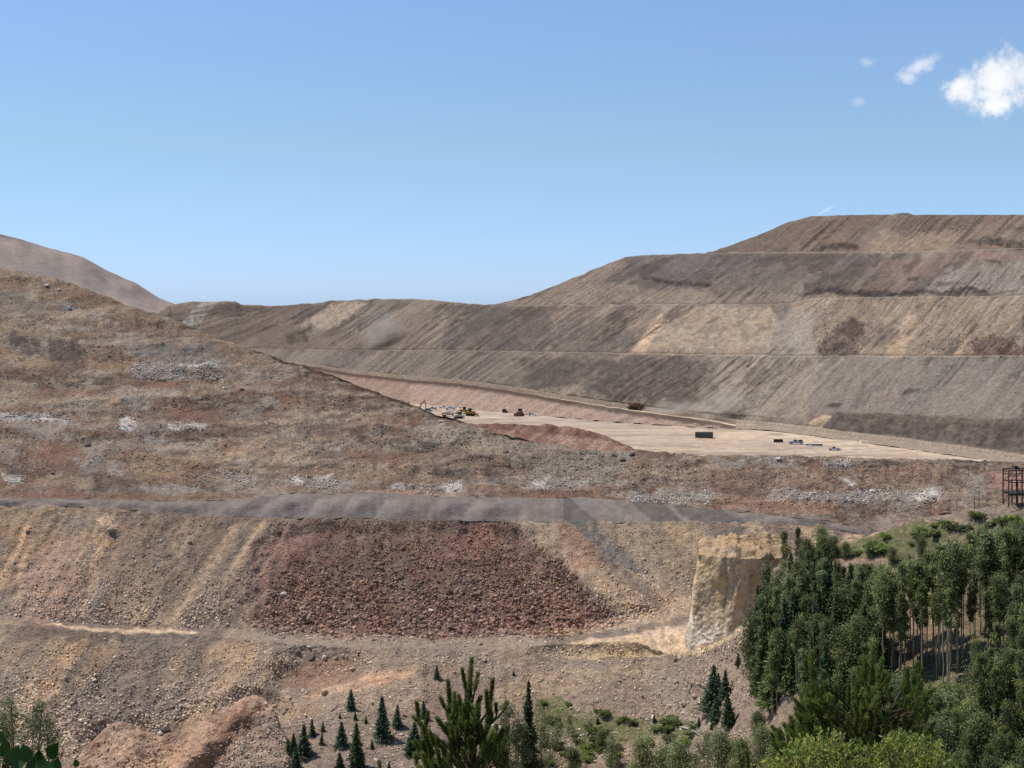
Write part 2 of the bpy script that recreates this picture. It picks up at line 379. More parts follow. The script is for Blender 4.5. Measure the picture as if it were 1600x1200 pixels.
# red bank, ramp and windrows by band (different fill; berm shade painted in)
bm = lambda a, b, e=.15: sstep(a-e, a+e, s.band)*(1-sstep(b-e, b+e, s.band))
left = (s.px < 1150)
s.col = mix(s.col, lin('#9f8068'), bm(-1, 1)*left*.95)
s.col = mix(s.col, lin('#6b4a38'), bm(1.1, 4, .2)*left*np.where(s.px < 900, .9, .55))  # the shadowed berm, its shade painted as dark brown
s.col = mix(s.col, lin('#c9ab84'), bm(4, 4.9)*left*.95)
s.col = mix(s.col, lin('#a08a70'), bm(0, 7)*(~left)*.8)
s.col = mix(s.col, lin('#8d7760'), bm(5.1, 7)*left*.9)
s.col = mix(s.col, lin('#7a5540'), bm(-1, 1)*(s.px < 640)*.3)
contrast(s, 1.35)
finish(s); SURF['wall'] = s
M_wall = soil_mat('dump_rock_soil', .7, .14, .24, .42, .93, .64)
grid_obj(s, 'dump_terrace_hill', M_wall)

# ---- working pad
pxp = np.arange(300, 2000, 4.0); dl = np.linspace(690, 1500, 420)
s = Surf(); s.px, s.D = np.meshgrid(pxp, dl); s.z = PAD+0*s.D; s.py = HY-s.z/s.D*F
s.P = np.stack([(s.px-800)/F*s.D, s.D, s.z+CZ], -1)
s.P[..., 2] += .25*fbm(s.P[...,0]/18, s.P[...,1]/18, seed=41)-.15
s.col = mix(lin('#c7ab8c')+0*s.P, lin('#b89d82'), sstep(-.4, .5, fbm(s.P[...,0]/60, s.P[...,1]/14, seed=42)))
s.col = mix(s.col, lin('#d8bd99'), .7*sstep(.1, .7, fbm(s.P[...,0]/80, s.P[...,1]/9, seed=43)))
patches(s, [('#dcbe94', [(1130,665),(1180,668),(1290,682),(1420,700),(1530,716),(1500,718),(1400,706),(1250,692),(1120,690)], .9, 6, 3),
            ('#b7a796', [(740,640),(860,650),(980,662),(960,668),(840,656),(740,648)], .8, 3, 3), ('#b59478', [(990,690),(1200,680),(1300,712),(1000,704)], .45, 8)])
trk = fbm((s.P[...,0]+s.D*.25)/45, (s.D-s.P[...,0]*.35)/3.2, seed=44, oct=4, gain=.65); s.col = s.col*(1+.08*np.clip(trk, -1, 1))[..., None]
s.col = mix(s.col, lin('#9a7c64'), .6*sstep(.42, .6, fbm(s.P[...,0]/16, s.D/5, seed=45, oct=4)))
s.band = 0*s.D; finish(s); SURF['pad'] = s
M_pad = soil_mat('pad_gravel', .4, .1, .12, .15, .90, .66)
grid_obj(s, 'mine_pad', M_pad)

# ---- gravel bench, rubble hill and lower faces in front of the pad
g0 = line([(-170,784),(0,791),(100,790),(200,796),(300,803),(420,808),(600,810),(760,813),(850,815),(1000,815),(1200,815),(1290,822),(1400,845),(1790,870)], 2, 1.2, 51)
b0 = line([(-170,770),(0,778),(100,779),(250,783),(330,783),(410,776),(470,770),(520,773),(560,768),(600,771),(680,776),(800,778),(880,778),(930,778),(980,784),(1050,788),(1110,796),(1180,803),(1290,814),(1400,836),(1790,862)], 2, .8, 52)
DG = np.interp(PX, [-170, 300, 900, 1300, 1790], [618, 618, 615, 600, 575])
L_g = ray(g0, DG); L_b = face(L_g, b0, .5); L_bb = step(L_b, 7, -.5)
cr = line([(-170,372),(0,417),(50,428),(95,437),(140,452),(200,478),(240,490),(270,499),(350,532),(420,555),(500,580),(560,602),(620,624),(680,647),(720,658),(745,669),(800,682),(850,692),(900,701),(950,706),(1000,704),(1060,709),(1100,711),(1200,712),(1300,714),(1400,717),(1530,720),(1600,722),(1790,732)], 2, 1.3, 53)
kh = np.interp(PX, [-170, 400, 750, 1000, 1790], [.42, .42, .36, .3, .3])
L_c = face(L_bb, cr, kh)
L_cb = step(L_c, 6, -.8)
L_cd = (L_cb[0]+60, np.minimum(L_cb[1]-28, PAD-6.)); L_ce = (L_cd[0]+120, np.minimum(L_cd[1]-60, PAD-10.))
s = loft([L_b, L_bb, L_c, L_cb, L_cd, L_ce], [3, 150, 3, 10, 3])
X, Y, Z = s.P[..., 0], s.P[..., 1], s.P[..., 2]; n = normals(s.P)
w = sstep(1.02, 1.25, s.band)*(1-sstep(1.97, 2.0, s.band))
ph = (Z + 3.2*fbm(X/45, Y/60, seed=61, oct=3))/13.0
saw = np.abs((ph % 1)-.62)/.62
saw = np.where(ph % 1 < .62, (ph % 1)/.62, 1-((ph % 1)-.62)/.38)
s.P[..., 1] -= w*np.minimum(1, (Z.max()-Z)/8+.3)*(saw-.5)*6.5
s.P[..., 2] += (w+.15)*(.8*fbm(X/9, Y/9, Z/9, seed=62, oct=4, gain=.6)) + .35*fbm(X/2.6, Y/2.6, Z/2.6, seed=63, oct=2)*(s.band < 3)
rel = ph % 1
c = mix(lin('#7c6654')+0*s.P, lin('#6c5647'), sstep(-.5, .5, fbm(X/50, Z/7, seed=64)))
c = mix(c, lin('#8d7861'), .8*sstep(.0, .6, fbm(X/35+9, Z/5, seed=65)))
c = mix(c, lin('#785745'), .6*sstep(.15, .5, fbm(X/42+31, Z/4.5, seed=66)))
c = mix(c, lin('#867b70'), .55*sstep(.25, .6, fbm(X/22+71, Z/4.5, seed=67, oct=5, gain=.6)))
c = mix(c, lin('#5a4f49'), .45*sstep(.5, .85, fbm(X/18+171, Z/4, seed=68, oct=5, gain=.6)))
lv = vnoise(np.floor(ph)*7.3, X/130, seed=57); c = c*(1+.13*lv)[..., None]
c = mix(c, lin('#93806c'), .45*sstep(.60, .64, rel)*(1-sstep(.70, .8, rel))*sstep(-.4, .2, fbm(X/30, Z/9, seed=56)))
c = mix(c, lin('#57483d'), .25*sstep(.50, .58, rel)*(1-sstep(.60, .63, rel))*sstep(-.2, .4, fbm(X/26, Z/9, seed=55)))  # shade painted in under each terrace lip
fine = fbm(X/7, Z/1.6, seed=69, oct=5, gain=.7)
c = c*(1+.17*np.clip(fine, -1, 1))[..., None]
c = mix(c, lin('#968a7c'), .35*sstep(.35, .65, fbm(X/6+17, Z/2, seed=59, oct=5, gain=.7)))
c = mix(c, lin('#4c413a'), .3*sstep(.46, .75, fbm(X/5+77, Z/1.8, seed=58, oct=4, gain=.7)))
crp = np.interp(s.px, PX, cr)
c = mix(c, lin('#4a372b'), (s.px > 425)*(s.px < 722)*.9*(1-sstep(2.5, 5, s.py-crp)))  # crest band: dark soil and the berm's shadow painted together
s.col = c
G1, W1, RD, DK, OC = '#8a827a', '#b8b1aa', '#785745', '#544b47', '#8f7759'
patches(s, [
 ('#7a6047', [(0,420),(100,438),(270,500),(430,560),(400,575),(200,500),(0,450)], .6), ('#7b7268', [(0,455),(60,455),(75,480),(60,495),(0,490)], .7), ('#8d7f69', [(25,440),(70,455),(72,480),(50,470)], .7),
 (DK, [(20,517),(60,528),(65,552),(35,552),(15,535)], .85, 4, 6), (DK, [(72,532),(130,528),(135,560),(120,572),(80,566)], .85, 4, 6), ('#756d66', [(205,535),(330,535),(370,565),(330,575),(220,565)], .8, 6, 8),
 (G1, [(205,572),(290,565),(345,566),(345,576),(290,582),(285,594),(215,592)], .9, 4, 6), (W1, [(275,568),(340,568),(338,574),(290,576)], .6, 3, 4), (OC, [(0,545),(70,560),(100,572),(40,574),(0,562)], .7, 4),
 ('#6b5041', [(0,572),(100,575),(110,592),(0,590)], .7), (RD, [(180,593),(290,597),(285,607),(190,605)], .85, 3, 4), (OC, [(130,562),(190,568),(190,590),(140,582)], .6), ('#8c7c66', [(0,595),(60,595),(70,625),(0,630)], .6),
 (W1, [(0,645),(30,650),(60,650),(102,653),(104,661),(60,660),(0,657)], .95, 2.5, 4), (G1, [(0,655),(100,660),(128,665),(60,680),(20,672)], .85, 4, 6), (W1, [(188,655),(205,652),(216,662),(212,670),(190,669)], .95, 2.5, 3), (W1, [(265,664),(300,661),(322,661),(323,670),(272,670)], .9, 2.5, 3), (G1, [(213,662),(266,665),(270,673),(215,672)], .85, 3, 3),
 (G1, [(200,618),(240,618),(235,640),(200,640)], .7, 4, 6), (RD, [(250,640),(350,645),(345,660),(260,658)], .8, 4, 5), (G1, [(225,682),(250,688),(275,700),(245,702),(230,696)], .85, 3, 4),
 (RD, [(40,702),(135,700),(150,720),(120,738),(60,738)], .85, 5, 6), (RD, [(190,702),(225,704),(230,716),(190,716)], .7, 4, 5), (G1, [(105,718),(150,712),(195,725),(190,742),(120,740)], .75, 5, 6), (DK, [(5,722),(40,730),(35,742),(10,738)], .7, 4, 5), (OC, [(200,708),(330,715),(300,745),(210,745)], .7, 6, 6), (RD, [(285,720),(345,722),(340,745),(290,745)], .7, 5, 5),
 (W1, [(0,740),(30,742),(35,752),(0,753)], .85, 3, 4), (OC, [(55,745),(145,745),(142,762),(60,760)], .75, 3, 5), (DK, [(145,752),(190,748),(220,752),(235,772),(150,770)], .65, 4, 5), (G1, [(220,758),(310,755),(315,772),(235,773)], .85, 3, 4), (G1, [(340,735),(400,745),(398,760),(350,752)], .85, 4, 6), (RD, [(0,768),(140,770),(400,774),(400,784),(140,782),(0,778)], .9, 2.5, 2),
 (RD, [(430,612),(465,612),(482,632),(440,632)], .85, 4, 5), (G1, [(405,615),(440,625),(445,640),(410,640)], .8, 4, 5), ('#736059', [(460,665),(530,660),(540,685),(470,685)], .7, 5, 6),
 (OC, [(400,682),(550,684),(550,690),(400,690)], .7, 3, 3), ('#8f826f', [(640,655),(720,662),(800,690),(780,712),(700,700),(640,680)], .75, 6, 8), (DK, [(595,690),(625,683),(632,696),(600,698)], .8, 3, 4), (DK, [(648,684),(662,688),(680,698),(672,702),(650,692)], .9, 2, 2),
 (RD, [(530,705),(600,704),(650,710),(640,724),(560,722)], .8, 4, 5), ('#7a6654', [(620,705),(800,710),(800,728),(640,728)], .6), (OC, [(540,728),(670,730),(670,745),(560,750)], .6),
 (DK, [(680,732),(730,735),(745,755),(720,756),(690,745)], .75, 4, 5), (DK, [(755,738),(785,738),(790,752),(760,752)], .7, 4, 5), (W1, [(450,742),(475,752),(470,760),(452,752)], .85, 3, 4), (W1, [(490,745),(520,742),(525,752),(495,752)], .75, 3, 4), (G1, [(480,752),(545,750),(550,765),(480,768)], .85, 4, 4), (W1, [(612,758),(630,757),(632,768),(614,768)], .7, 3, 4), (W1, [(693,757),(718,755),(722,770),(698,770)], .9, 3, 4), ('#9a7260', [(560,765),(690,766),(690,774),(560,773)], .7, 2, 3), (RD, [(730,758),(800,760),(800,772),(735,772)], .7, 3, 3),
 (G1, [(828,745),(870,746),(980,752),(976,758),(890,760),(832,764)], .9, 3, 5), (W1, [(830,752),(845,750),(860,762),(835,764)], .7, 3, 4), (RD, [(790,768),(880,766),(910,776),(840,782)], .85, 3, 3), ('#847a6e', [(790,690),(990,706),(980,745),(850,745),(800,720)], .75, 6, 8), ('#77614e', [(1000,708),(1050,715),(990,760),(910,768),(960,745)], .6),
 (G1, [(985,772),(1040,764),(1110,772),(1120,782),(1070,786),(990,786)], .9, 3, 5), (DK, [(990,780),(1040,778),(1040,787),(995,787)], .7, 2.5, 3), (G1, [(1100,715),(1190,712),(1250,720),(1230,728),(1110,724)], .75, 4, 5), ('#8a6f58', [(1050,728),(1480,730),(1465,762),(1200,764),(1060,750)], .7, 5, 5), (RD, [(1380,733),(1455,735),(1450,752),(1390,750)], .7, 5, 5), (RD, [(1110,742),(1190,740),(1180,762),(1110,762)], .35), ('#6f5a50', [(1170,742),(1215,740),(1225,752),(1180,756)], .8, 4, 5),
 (G1, [(1200,766),(1330,767),(1470,767),(1470,780),(1330,780),(1200,779)], .8, 3, 4), (W1, [(1425,768),(1460,766),(1468,778),(1430,780)], .95, 2.5, 3), (W1, [(1310,745),(1325,744),(1345,758),(1335,762)], .75, 3, 4), (G1, [(1285,722),(1328,718),(1325,730),(1290,730)], .9, 3, 3), (W1, [(1300,722),(1325,720),(1320,728)], .6, 3, 3), (G1, [(1500,738),(1545,738),(1540,770),(1505,768)], .7, 4, 6), ('#9a6c5c', [(1546,735),(1576,735),(1600,740),(1600,766),(1550,765)], .9, 3, 3), ('#8c6a53', [(1120,780),(1210,782),(1300,785),(1300,805),(1200,800),(1120,796)], .85, 4, 4),
])
contrast(s, 1.12)
finish(s); SURF['hill'] = s
M_hill = soil_mat('rubble_soil', 1.1, .25, .4, .55, 1.18, .80)
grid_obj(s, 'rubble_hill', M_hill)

# gravel windrow on the bench
s = loft([step(L_g, -.2, -.3), L_g, L_b, step(L_b, 4, -.6)], [1, 26, 2])
X, Y, Z = s.P[..., 0], s.P[..., 1], s.P[..., 2]; n = normals(s.P)
w = np.sin(np.clip(s.band-1, 0, 1)*math.pi)
mounds = np.zeros_like(X)
for cx, r_ in [(25,60),(120,70),(205,55),(290,90),(380,60),(450,70),(520,60),(565,58),(640,80),(700,60),(770,75)]:
    x0 = (cx-800)/F*620; rr = r_/F*620*.62; tt = np.clip(s.band-1, 0, 1)
    dd = np.sqrt(((X-x0-rr*.3*(tt-.5))/rr)**2 + (1.1*(tt-.25))**2); mounds = np.maximum(mounds, np.clip(1-dd, 0, 1))
s.P += n*(mounds*np.interp(s.px, [300, 420, 800, 900], [1.6, 3.6, 3.6, 1.])*w + .7*w*fbm(X/9, Z/5, seed=70, oct=3) + .12*fbm(X/3, Y/3, Z/3, seed=71))[..., None]
s.col = mix(lin('#8c827f')+0*s.P, lin('#948b86'), sstep(-.4, .4, fbm(X/14+Z/3, Z/4, seed=72)))
s.col = mix(s.col, lin('#8d8078'), .7*sstep(0, .6, fbm(X/20, Z/3, seed=73)))
sl = s.px-(s.py-790)*1.15
s.col = mix(s.col, lin('#9a938b'), .6*(s.px > 860)*sstep(.35, .6, fbm(sl/9, 0*sl, seed=74, oct=2)))
s.col = mix(s.col, lin('#6f6a66'), .8*(s.px > 880)*sstep(-.2, .3, fbm(sl/25+5, 0*sl, seed=75, oct=2)))
finish(s); SURF['gravel'] = s
M_gravel = soil_mat('grey_gravel', 1.4, .2, .16, .3, .86)
keep = PX < 1430
for a in ('D', 'z', 'band', 'px', 'py', 'P', 'col', 'pyd', 'vis'): setattr(s, a, getattr(s, a)[:, keep])
grid_obj(s, 'gravel_bench', M_gravel)

# lower faces, pit floor, foreground ground and the wooded knoll as one sheet
T = line([(-170,955),(0,962),(60,966),(130,973),(250,981),(390,984),(470,990),(600,993),(750,996),(880,990),(930,978),(970,965),(1040,945),(1080,932),(1200,915),(1400,900),(1790,900)], 3, 1.3, 81)
L_t = face(step(L_g, 0, 0), T, np.interp(PX, [-170, 900, 1080, 1790], [.75, .72, .6, .5]))
f1 = line([(-170,968),(0,975),(60,979),(130,985),(250,990),(330,993),(430,1003),(520,1010),(700,1016),(800,1012),(870,1006),(960,1002),(1010,1006),(1040,1016),(1062,1024),(1080,1012),(1110,1004),(1145,990),(1172,967),(1190,930),(1205,893),(1240,858),(1290,846),(1340,840),(1400,824),(1440,812),(1480,800),(1540,792),(1600,787),(1790,780)], 1, 1.0, 82)
DF = np.interp(PX, [-170, 900, 1000, 1062, 1110, 1172, 1240, 1400, 1600, 1790], [550, 546, 537, 522, 506, 487, 472, 456, 438, 425])
Ff = face(L_t, f1, .04); use = PX > 860
tt = sstep(860, 1010, PX)
L_f = ray(f1, Ff[0]*(1-tt)+DF*tt)
kn = sstep(1062, 1110, PX)
M_ = step(L_f, 1+11*kn, .05-9*kn)
M2 = (M_[0]*(1-.3*(1-kn))+L_t[0]*.3*(1-kn)+10*kn, np.where(kn > 0, (M_[1]*.7+L_t[1]*.3)*(1-kn)+np.minimum(-139., M_[1]-4)*kn, M_[1]*.7+L_t[1]*.3))
v = line([(-170,1160),(0,1150),(90,1160),(150,1150),(190,1127),(225,1141),(245,1152),(290,1152),(330,1125),(370,1100),(400,1085),(430,1090),(460,1092),(500,1085),(580,1068),(660,1058),(720,1070),(800,1090),(880,1125),(960,1135),(1060,1135),(1130,1120),(1200,1120),(1300,1080),(1790,1080)], 4, 2, 83)
kv = np.interp(PX, [-170, 300, 420, 560, 680, 900, 1100, 1180, 1300, 1790], [.66, .66, .5, .42, .42, .5, .55, .52, .48, .45])
L_v = face(L_f, v, kv)
wb = np.full(NC, 1330.)
L_w = face(L_v, wb, np.interp(PX, [-170, 300, 450, 1000, 1180, 1790], [.3, .28, .22, .2, .33, .33]))
lo = [step(L_g, 2, .1), step(L_g, -.3, -.2), L_t, M2, M_, L_f, L_v, L_w]
lo = [(a[0]+0*PX, a[1]+0*PX) for a in lo]
s = loft(lo, [1, 84, 12, 6, 3, 66, 70])
X, Y, Z = s.P[..., 0], s.P[..., 1], s.P[..., 2]; n = normals(s.P)
up = sstep(.98, 1.1, s.band)*(1-sstep(1.9, 2.0, s.band))
sl = np.interp(s.px, [0, 400, 600, 800, 1100], [.62, .62, 0, -1.0, -1.0])
u = s.px + sl*(s.py-815)                                  # coordinate across the fall lines of the convex face
lwr = sstep(5.0, 5.2, s.band)*(1-sstep(5.95, 6.05, s.band))
u2 = s.px + .75*(s.py-985)
d = up*(.55*fbm(u/34, s.py/300, seed=91, oct=3) + .22*fbm(u/7, s.py/80, seed=92, oct=3)) + lwr*(1-sstep(330, 480, s.px))*(1.0*fbm(u2/38, s.py/300, seed=93, oct=3)*.5)
cone = mask(s, [(405,850),(470,812),(800,812),(870,870),(965,962),(900,988),(600,996),(430,988),(385,962)], 14, 7, 5)
d += cone*2.2*up
rough = .45*fbm(X/7, Y/7, Z/7, seed=94, oct=4, gain=.6) + .28*fbm(X/2.2, Y/2.2, Z/2.2, seed=95, oct=2)
d += rough + sstep(4.8, 5.3, s.band)*.7*fbm(X/20, Y/20, Z/20, seed=96, oct=3)
def bump(px, py, rx, ry, h):
    return h*np.clip(1-((s.px-px)/rx)**2-((s.py-py)/ry)**2, 0, 1)
d += bump(500,1040,85,34,4.5) + bump(455,1055,50,25,2) + bump(930,1016,110,16,3.) + bump(1020,1012,40,14,2.5) + bump(390,1115,75,42,6) + bump(190,1160,70,40,4) + bump(280,1190,90,24,3)
d += bump(850,950,90,12,.1) + bump(985,960,80,16,2.2) + bump(930,975,50,10,2)
d -= bump(440,1140,40,36,2)
s.P += n*(d*np.where((s.band > 3) & (s.band < 5), .4, 1))[..., None]
c = mix(lin('#8c7763')+0*s.P, lin('#7b6858'), sstep(-.5, .5, fbm(u/40, s.py/90, seed=101)))
c = mix(c, lin('#a08667'), .7*sstep(.1, .6, fbm(u/26, s.py/120, seed=102)*up + fbm(u2/26, s.py/120, seed=103)*lwr*(s.px < 450)))
c = mix(c, lin('#776a60'), .6*sstep(.1, .6, fbm(X/22, Z/22, Y/22, seed=104)))
s.col = c
patches(s, [
 ('#9c7b62', [(30,880),(90,840),(130,850),(135,970),(20,965)], .85, 6, 6), ('#8f7455', [(0,795),(140,795),(90,850),(0,900)], .7), ('#7c7066', [(90,800),(150,800),(145,830),(100,840)], .8, 5, 7),
 ('#b59268', [(0,905),(38,822),(52,825),(14,905),(0,935)], .8, 3, 3), ('#b59268', [(12,925),(48,838),(56,842),(22,925)], .6, 3, 3), ('#b8946a', [(138,905),(150,845),(165,830),(172,850),(156,900),(150,930),(128,962),(121,960),(138,930)], .8, 2.5, 2), ('#bd9a72', [(155,812),(180,808),(180,826),(160,828)], .8, 3, 4),
 ('#7c726a', [(148,905),(163,905),(160,950),(130,966),(128,962)], .85, 2.5, 2), ('#8d735a', [(170,830),(240,820),(250,900),(200,960),(150,960),(165,900)], .75, 6, 6), ('#7b6653', [(210,805),(380,812),(340,860),(290,920),(240,960),(210,940),(250,880)], .75, 7, 7),
 ('#a78b69', [(276,958),(365,818),(388,815),(320,905),(285,962)], .75, 3, 3), ('#806b5b', [(320,850),(345,840),(330,880),(300,890)], .6), ('#866b5a', [(330,955),(395,850),(440,812),(480,812),(410,880),(400,960)], .75, 8, 6), ('#87604f', [(395,860),(460,812),(560,812),(470,870),(400,940)], .8, 8, 8),
 ('#684a3e', [(405,960),(425,890),(500,816),(800,814),(850,850),(905,905),(965,962),(900,988),(750,996),(600,994),(430,988),(388,968)], .85, 13, 9), ('#7a5244', [(650,840),(700,830),(690,900),(640,900)], .5, 8, 8), ('#8a6350', [(690,830),(770,822),(770,855),(720,880)], .7, 6, 8), ('#80594a', [(655,820),(665,820),(680,860),(660,870)], .6, 5, 5),
 ('#9b8264', [(800,815),(850,816),(1010,930),(970,960)], .75, 6, 6), ('#95684f', [(860,820),(905,830),(950,890),(900,880)], .55, 6, 6), ('#6b6662', [(882,810),(928,812),(975,858),(1016,898),(990,896),(922,846)], 1., 3, 2), ('#8f7a60', [(930,815),(1090,815),(1090,900),(1020,900)], .7, 8, 8),
 ('#a58c6f', [(850,985),(960,965),(1080,925),(1085,960),(960,985),(880,1000)], .7, 6, 6),
 ('#8f7d69', [(330,992),(850,998),(850,1015),(500,1012)], .7, 4, 4), ('#c2a583', [(50,972),(140,980),(260,985),(312,986),(300,990),(200,990),(120,983)], .95, 2, 2),
 ('#b99d7c', [(868,1006),(960,994),(1090,972),(1095,1012),(1062,1026),(1030,1012),(990,1002)], .95, 3, 2),
 ('#a48f6c', [(865,1008),(990,1000),(1045,1014),(1040,1028),(960,1020),(890,1024)], .8, 4, 5), ('#b09a72', [(1072,1022),(1090,1010),(1120,1005),(1160,982),(1185,945),(1190,955),(1170,985),(1120,1014),(1080,1028)], .9, 3, 3),
 ('#b08a68', [(465,1090),(540,1062),(580,1050),(655,1046),(640,1058),(590,1070),(555,1080)], .95, 3, 3), ('#8b6850', [(435,1062),(460,1030),(490,1020),(540,1022),(578,1052),(540,1064),(490,1072)], .85, 5, 5),
 ('#855a43', [(335,1150),(372,1105),(400,1088),(418,1090),(412,1115),(380,1148),(345,1165)], .9, 4, 4), ('#a57d60', [(110,1210),(150,1165),(190,1130),(240,1150),(330,1152),(300,1190),(220,1215)], .85, 5, 5), ('#9a7357', [(240,1150),(340,1148),(400,1095),(440,1090),(400,1150),(330,1190),(240,1200)], .5, 5, 6), ('#b79571', [(215,1186),(250,1182),(300,1190),(240,1196)], .8, 3, 3),
 ('#ad8a63', [(55,1092),(105,1010),(130,995),(142,1000),(100,1060),(75,1098)], .7, 4, 4), ('#9c7e5c', [(120,1060),(150,1020),(180,1000),(200,1010),(150,1060),(125,1085)], .7, 5, 5), ('#a08464', [(250,1075),(275,1000),(300,1000),(280,1070)], .5, 5, 5), ('#ab8a61', [(330,1010),(400,1005),(390,1040),(340,1030)], .5, 6, 6),
 ('#7a6a5e', [(430,1130),(560,1105),(660,1110),(720,1150),(760,1210),(420,1215)], .8, 8, 8), ('#8d7a68', [(700,1060),(900,1030),(1060,1030),(1150,1020),(1160,1120),(900,1130),(800,1090)], .5), ('#9c8465', [(720,1095),(860,1045),(930,1050),(1020,1035),(1030,1042),(880,1085)], .6, 6, 6),
 ('#5f6438', [(845,1090),(880,1092),(920,1118),(1010,1126),(1085,1130),(1075,1150),(960,1156),(870,1156),(840,1130)], .95, 5, 7), ('#73683f', [(530,1115),(580,1112),(575,1140),(540,1140)], .6, 5, 6), ('#595a3a', [(840,1100),(960,1140),(960,1215),(800,1215)], .5, 8, 8), ('#8f7d68', [(880,1165),(960,1170),(960,1215),(870,1215)], .7, 6, 6),
 ('#86705f', [(1170,970),(1210,890),(1790,780),(1790,1340),(1150,1340),(1160,1100)], .75, 8, 6), ('#5c6136', [(1310,852),(1380,832),(1420,818),(1470,808),(1480,850),(1400,880),(1330,872)], .95, 4, 6), ('#5a5a38', [(1380,870),(1450,830),(1600,800),(1790,800),(1790,1340),(1230,1340),(1230,1150),(1280,980)], .7, 10, 12), ('#b08d6b', [(1240,850),(1330,836),(1390,822),(1370,834),(1300,850)], .7, 3, 4),
 ('#8c7460', [(1375,900),(1500,890),(1500,1000),(1400,1020)], .8, 8, 8),
])
contrast(s, 1.25)
finish(s); SURF['ground'] = s
M_ground = soil_mat('pit_soil', .95, .2, .34, .5, 1.2, .80)
grid_obj(s, 'pit_ground', M_ground)

# soil mounds at the lower left
mt = line([(-170,1330),(95,1225),(120,1188),(150,1152),(180,1131),(195,1127),(215,1136),(245,1150),(262,1150),(290,1143),(330,1122),(365,1100),(390,1086),(402,1085),(415,1095),(430,1115),(445,1150),(465,1215),(1790,1330)], 0, 3.0, 115, 22)
pk = (PX > 100) & (PX < 462)
La = ray(0*mt+1222, np.interp(PX, [100, 462], [474, 468])); Lb = face(La, np.minimum(mt, 1215), .62); Lc = step(Lb, 2.5, -.4); Ld = (Lc[0]+9, Lc[1]-9)
s = loft([tuple((a+0*PX)[pk] for a in l) for l in (La, Lb, Lc, Ld)], [56, 3, 6], PX[pk])
X, Y, Z = s.P[..., 0], s.P[..., 1], s.P[..., 2]; n = normals(s.P); gw = 1-sstep(.8, 1.0, np.abs((s.px-281)/181)); w1 = np.sin(np.clip(s.band, 0, 1)*math.pi)**.7*gw
s.P += n*(w1*(1.7*fbm(X/11, Y/11, Z/16, seed=116, oct=3)) + .5*fbm(X/3, Y/3, Z/3, seed=117, oct=4, gain=.65))[..., None]
s.P[..., 1] -= w1*6*np.exp(-((s.px-352+(s.py-1130)*.9)/26)**2)
s.col = mix(lin('#a58468')+0*s.P, lin('#906e55'), sstep(-.3, .4, fbm(X/9, Z/6, seed=118)))
patches(s, [('#a88467', [(110,1215),(190,1130),(240,1150),(330,1160),(300,1200),(220,1220)], .7, 5, 6), ('#7c543d', [(330,1150),(385,1092),(412,1090),(405,1125),(350,1175)], .8, 4, 5), ('#86776a', [(350,1180),(400,1120),(440,1130),(460,1220),(330,1220)], .85, 5, 6), ('#b59677', [(215,1186),(250,1182),(300,1190),(240,1196)], .8, 3, 3)])
finish(s); SURF['mound'] = s
grid_obj(s, 'soil_mound', M_ground)
# red heap on the pad behind the rubble crest
top = line([(-170,690),(690,690),(715,660),(740,662),(800,662),(840,665),(850,662),(862,664),(874,668),(884,665),(896,668),(930,676),(950,683),(965,690),(985,698),(1000,706),(1020,716),(1790,720)], 0, .4, 111)
pk = (PX > 690) & (PX < 1012)
La = ray(top*0+714, np.full(NC, 745.)); La = (La[0], np.full(NC, PAD-1.5)); Lb = face(La, np.minimum(top, 712), .5); Lc = step(Lb, 5, -.6); Ld = (Lc[0]+np.maximum((Lc[1]-PAD)*1.5, .5), np.full(NC, PAD-1.))
s = loft([tuple((a+0*PX)[pk] for a in l) for l in (La, Lb, Lc, Ld)], [40, 3, 8], PX[pk])
X, Y, Z = s.P[..., 0], s.P[..., 1], s.P[..., 2]; n = normals(s.P)
gg = (X*.75-Z*1.1)
s.P += n*(.14*np.sin(gg/.9+3*fbm(gg/9, Z/6, seed=113)) + .3*fbm(X/4, Y/4, Z/4, seed=112))[..., None]
s.col = mix(lin('#875f4b')+0*s.P, lin('#9b7862'), sstep(-.3, .4, fbm(gg/4, Z/15, seed=114)))
patches(s, [('#66453a', [(700,655),(850,662),(960,680),(1000,706),(950,690),(840,675),(720,668)], .85, 3, 2), ('#6f4636', [(800,672),(830,672),(880,698),(850,700)], .6, 3, 3)])
finish(s); SURF['heap'] = s
grid_obj(s, 'red_soil_bank', M_hill)

# slope under the viewpoint
xs = np.linspace(-320, 320, 80); ys = np.concatenate([np.linspace(-40, 60, 60), np.linspace(65, 470, 50)])
s = Surf(); xx, yy = np.meshgrid(xs, ys); zz = np.maximum(-1.75-.5*np.maximum(yy, 0), -182)+.5*fbm(xx/9, yy/9, seed=121)*np.clip(yy/8, 0, 1)
s.P = np.stack([xx, yy, zz+CZ], -1); s.col = mix(lin('#6f6350')+0*s.P, lin('#5b5b3a'), sstep(-.3, .4, fbm(xx/7, yy/7, seed=122)))
grid_obj(s, 'near_slope', M_ground)
def near_z(x, y): return CZ+max(-1.75-.5*max(y, 0), -182)

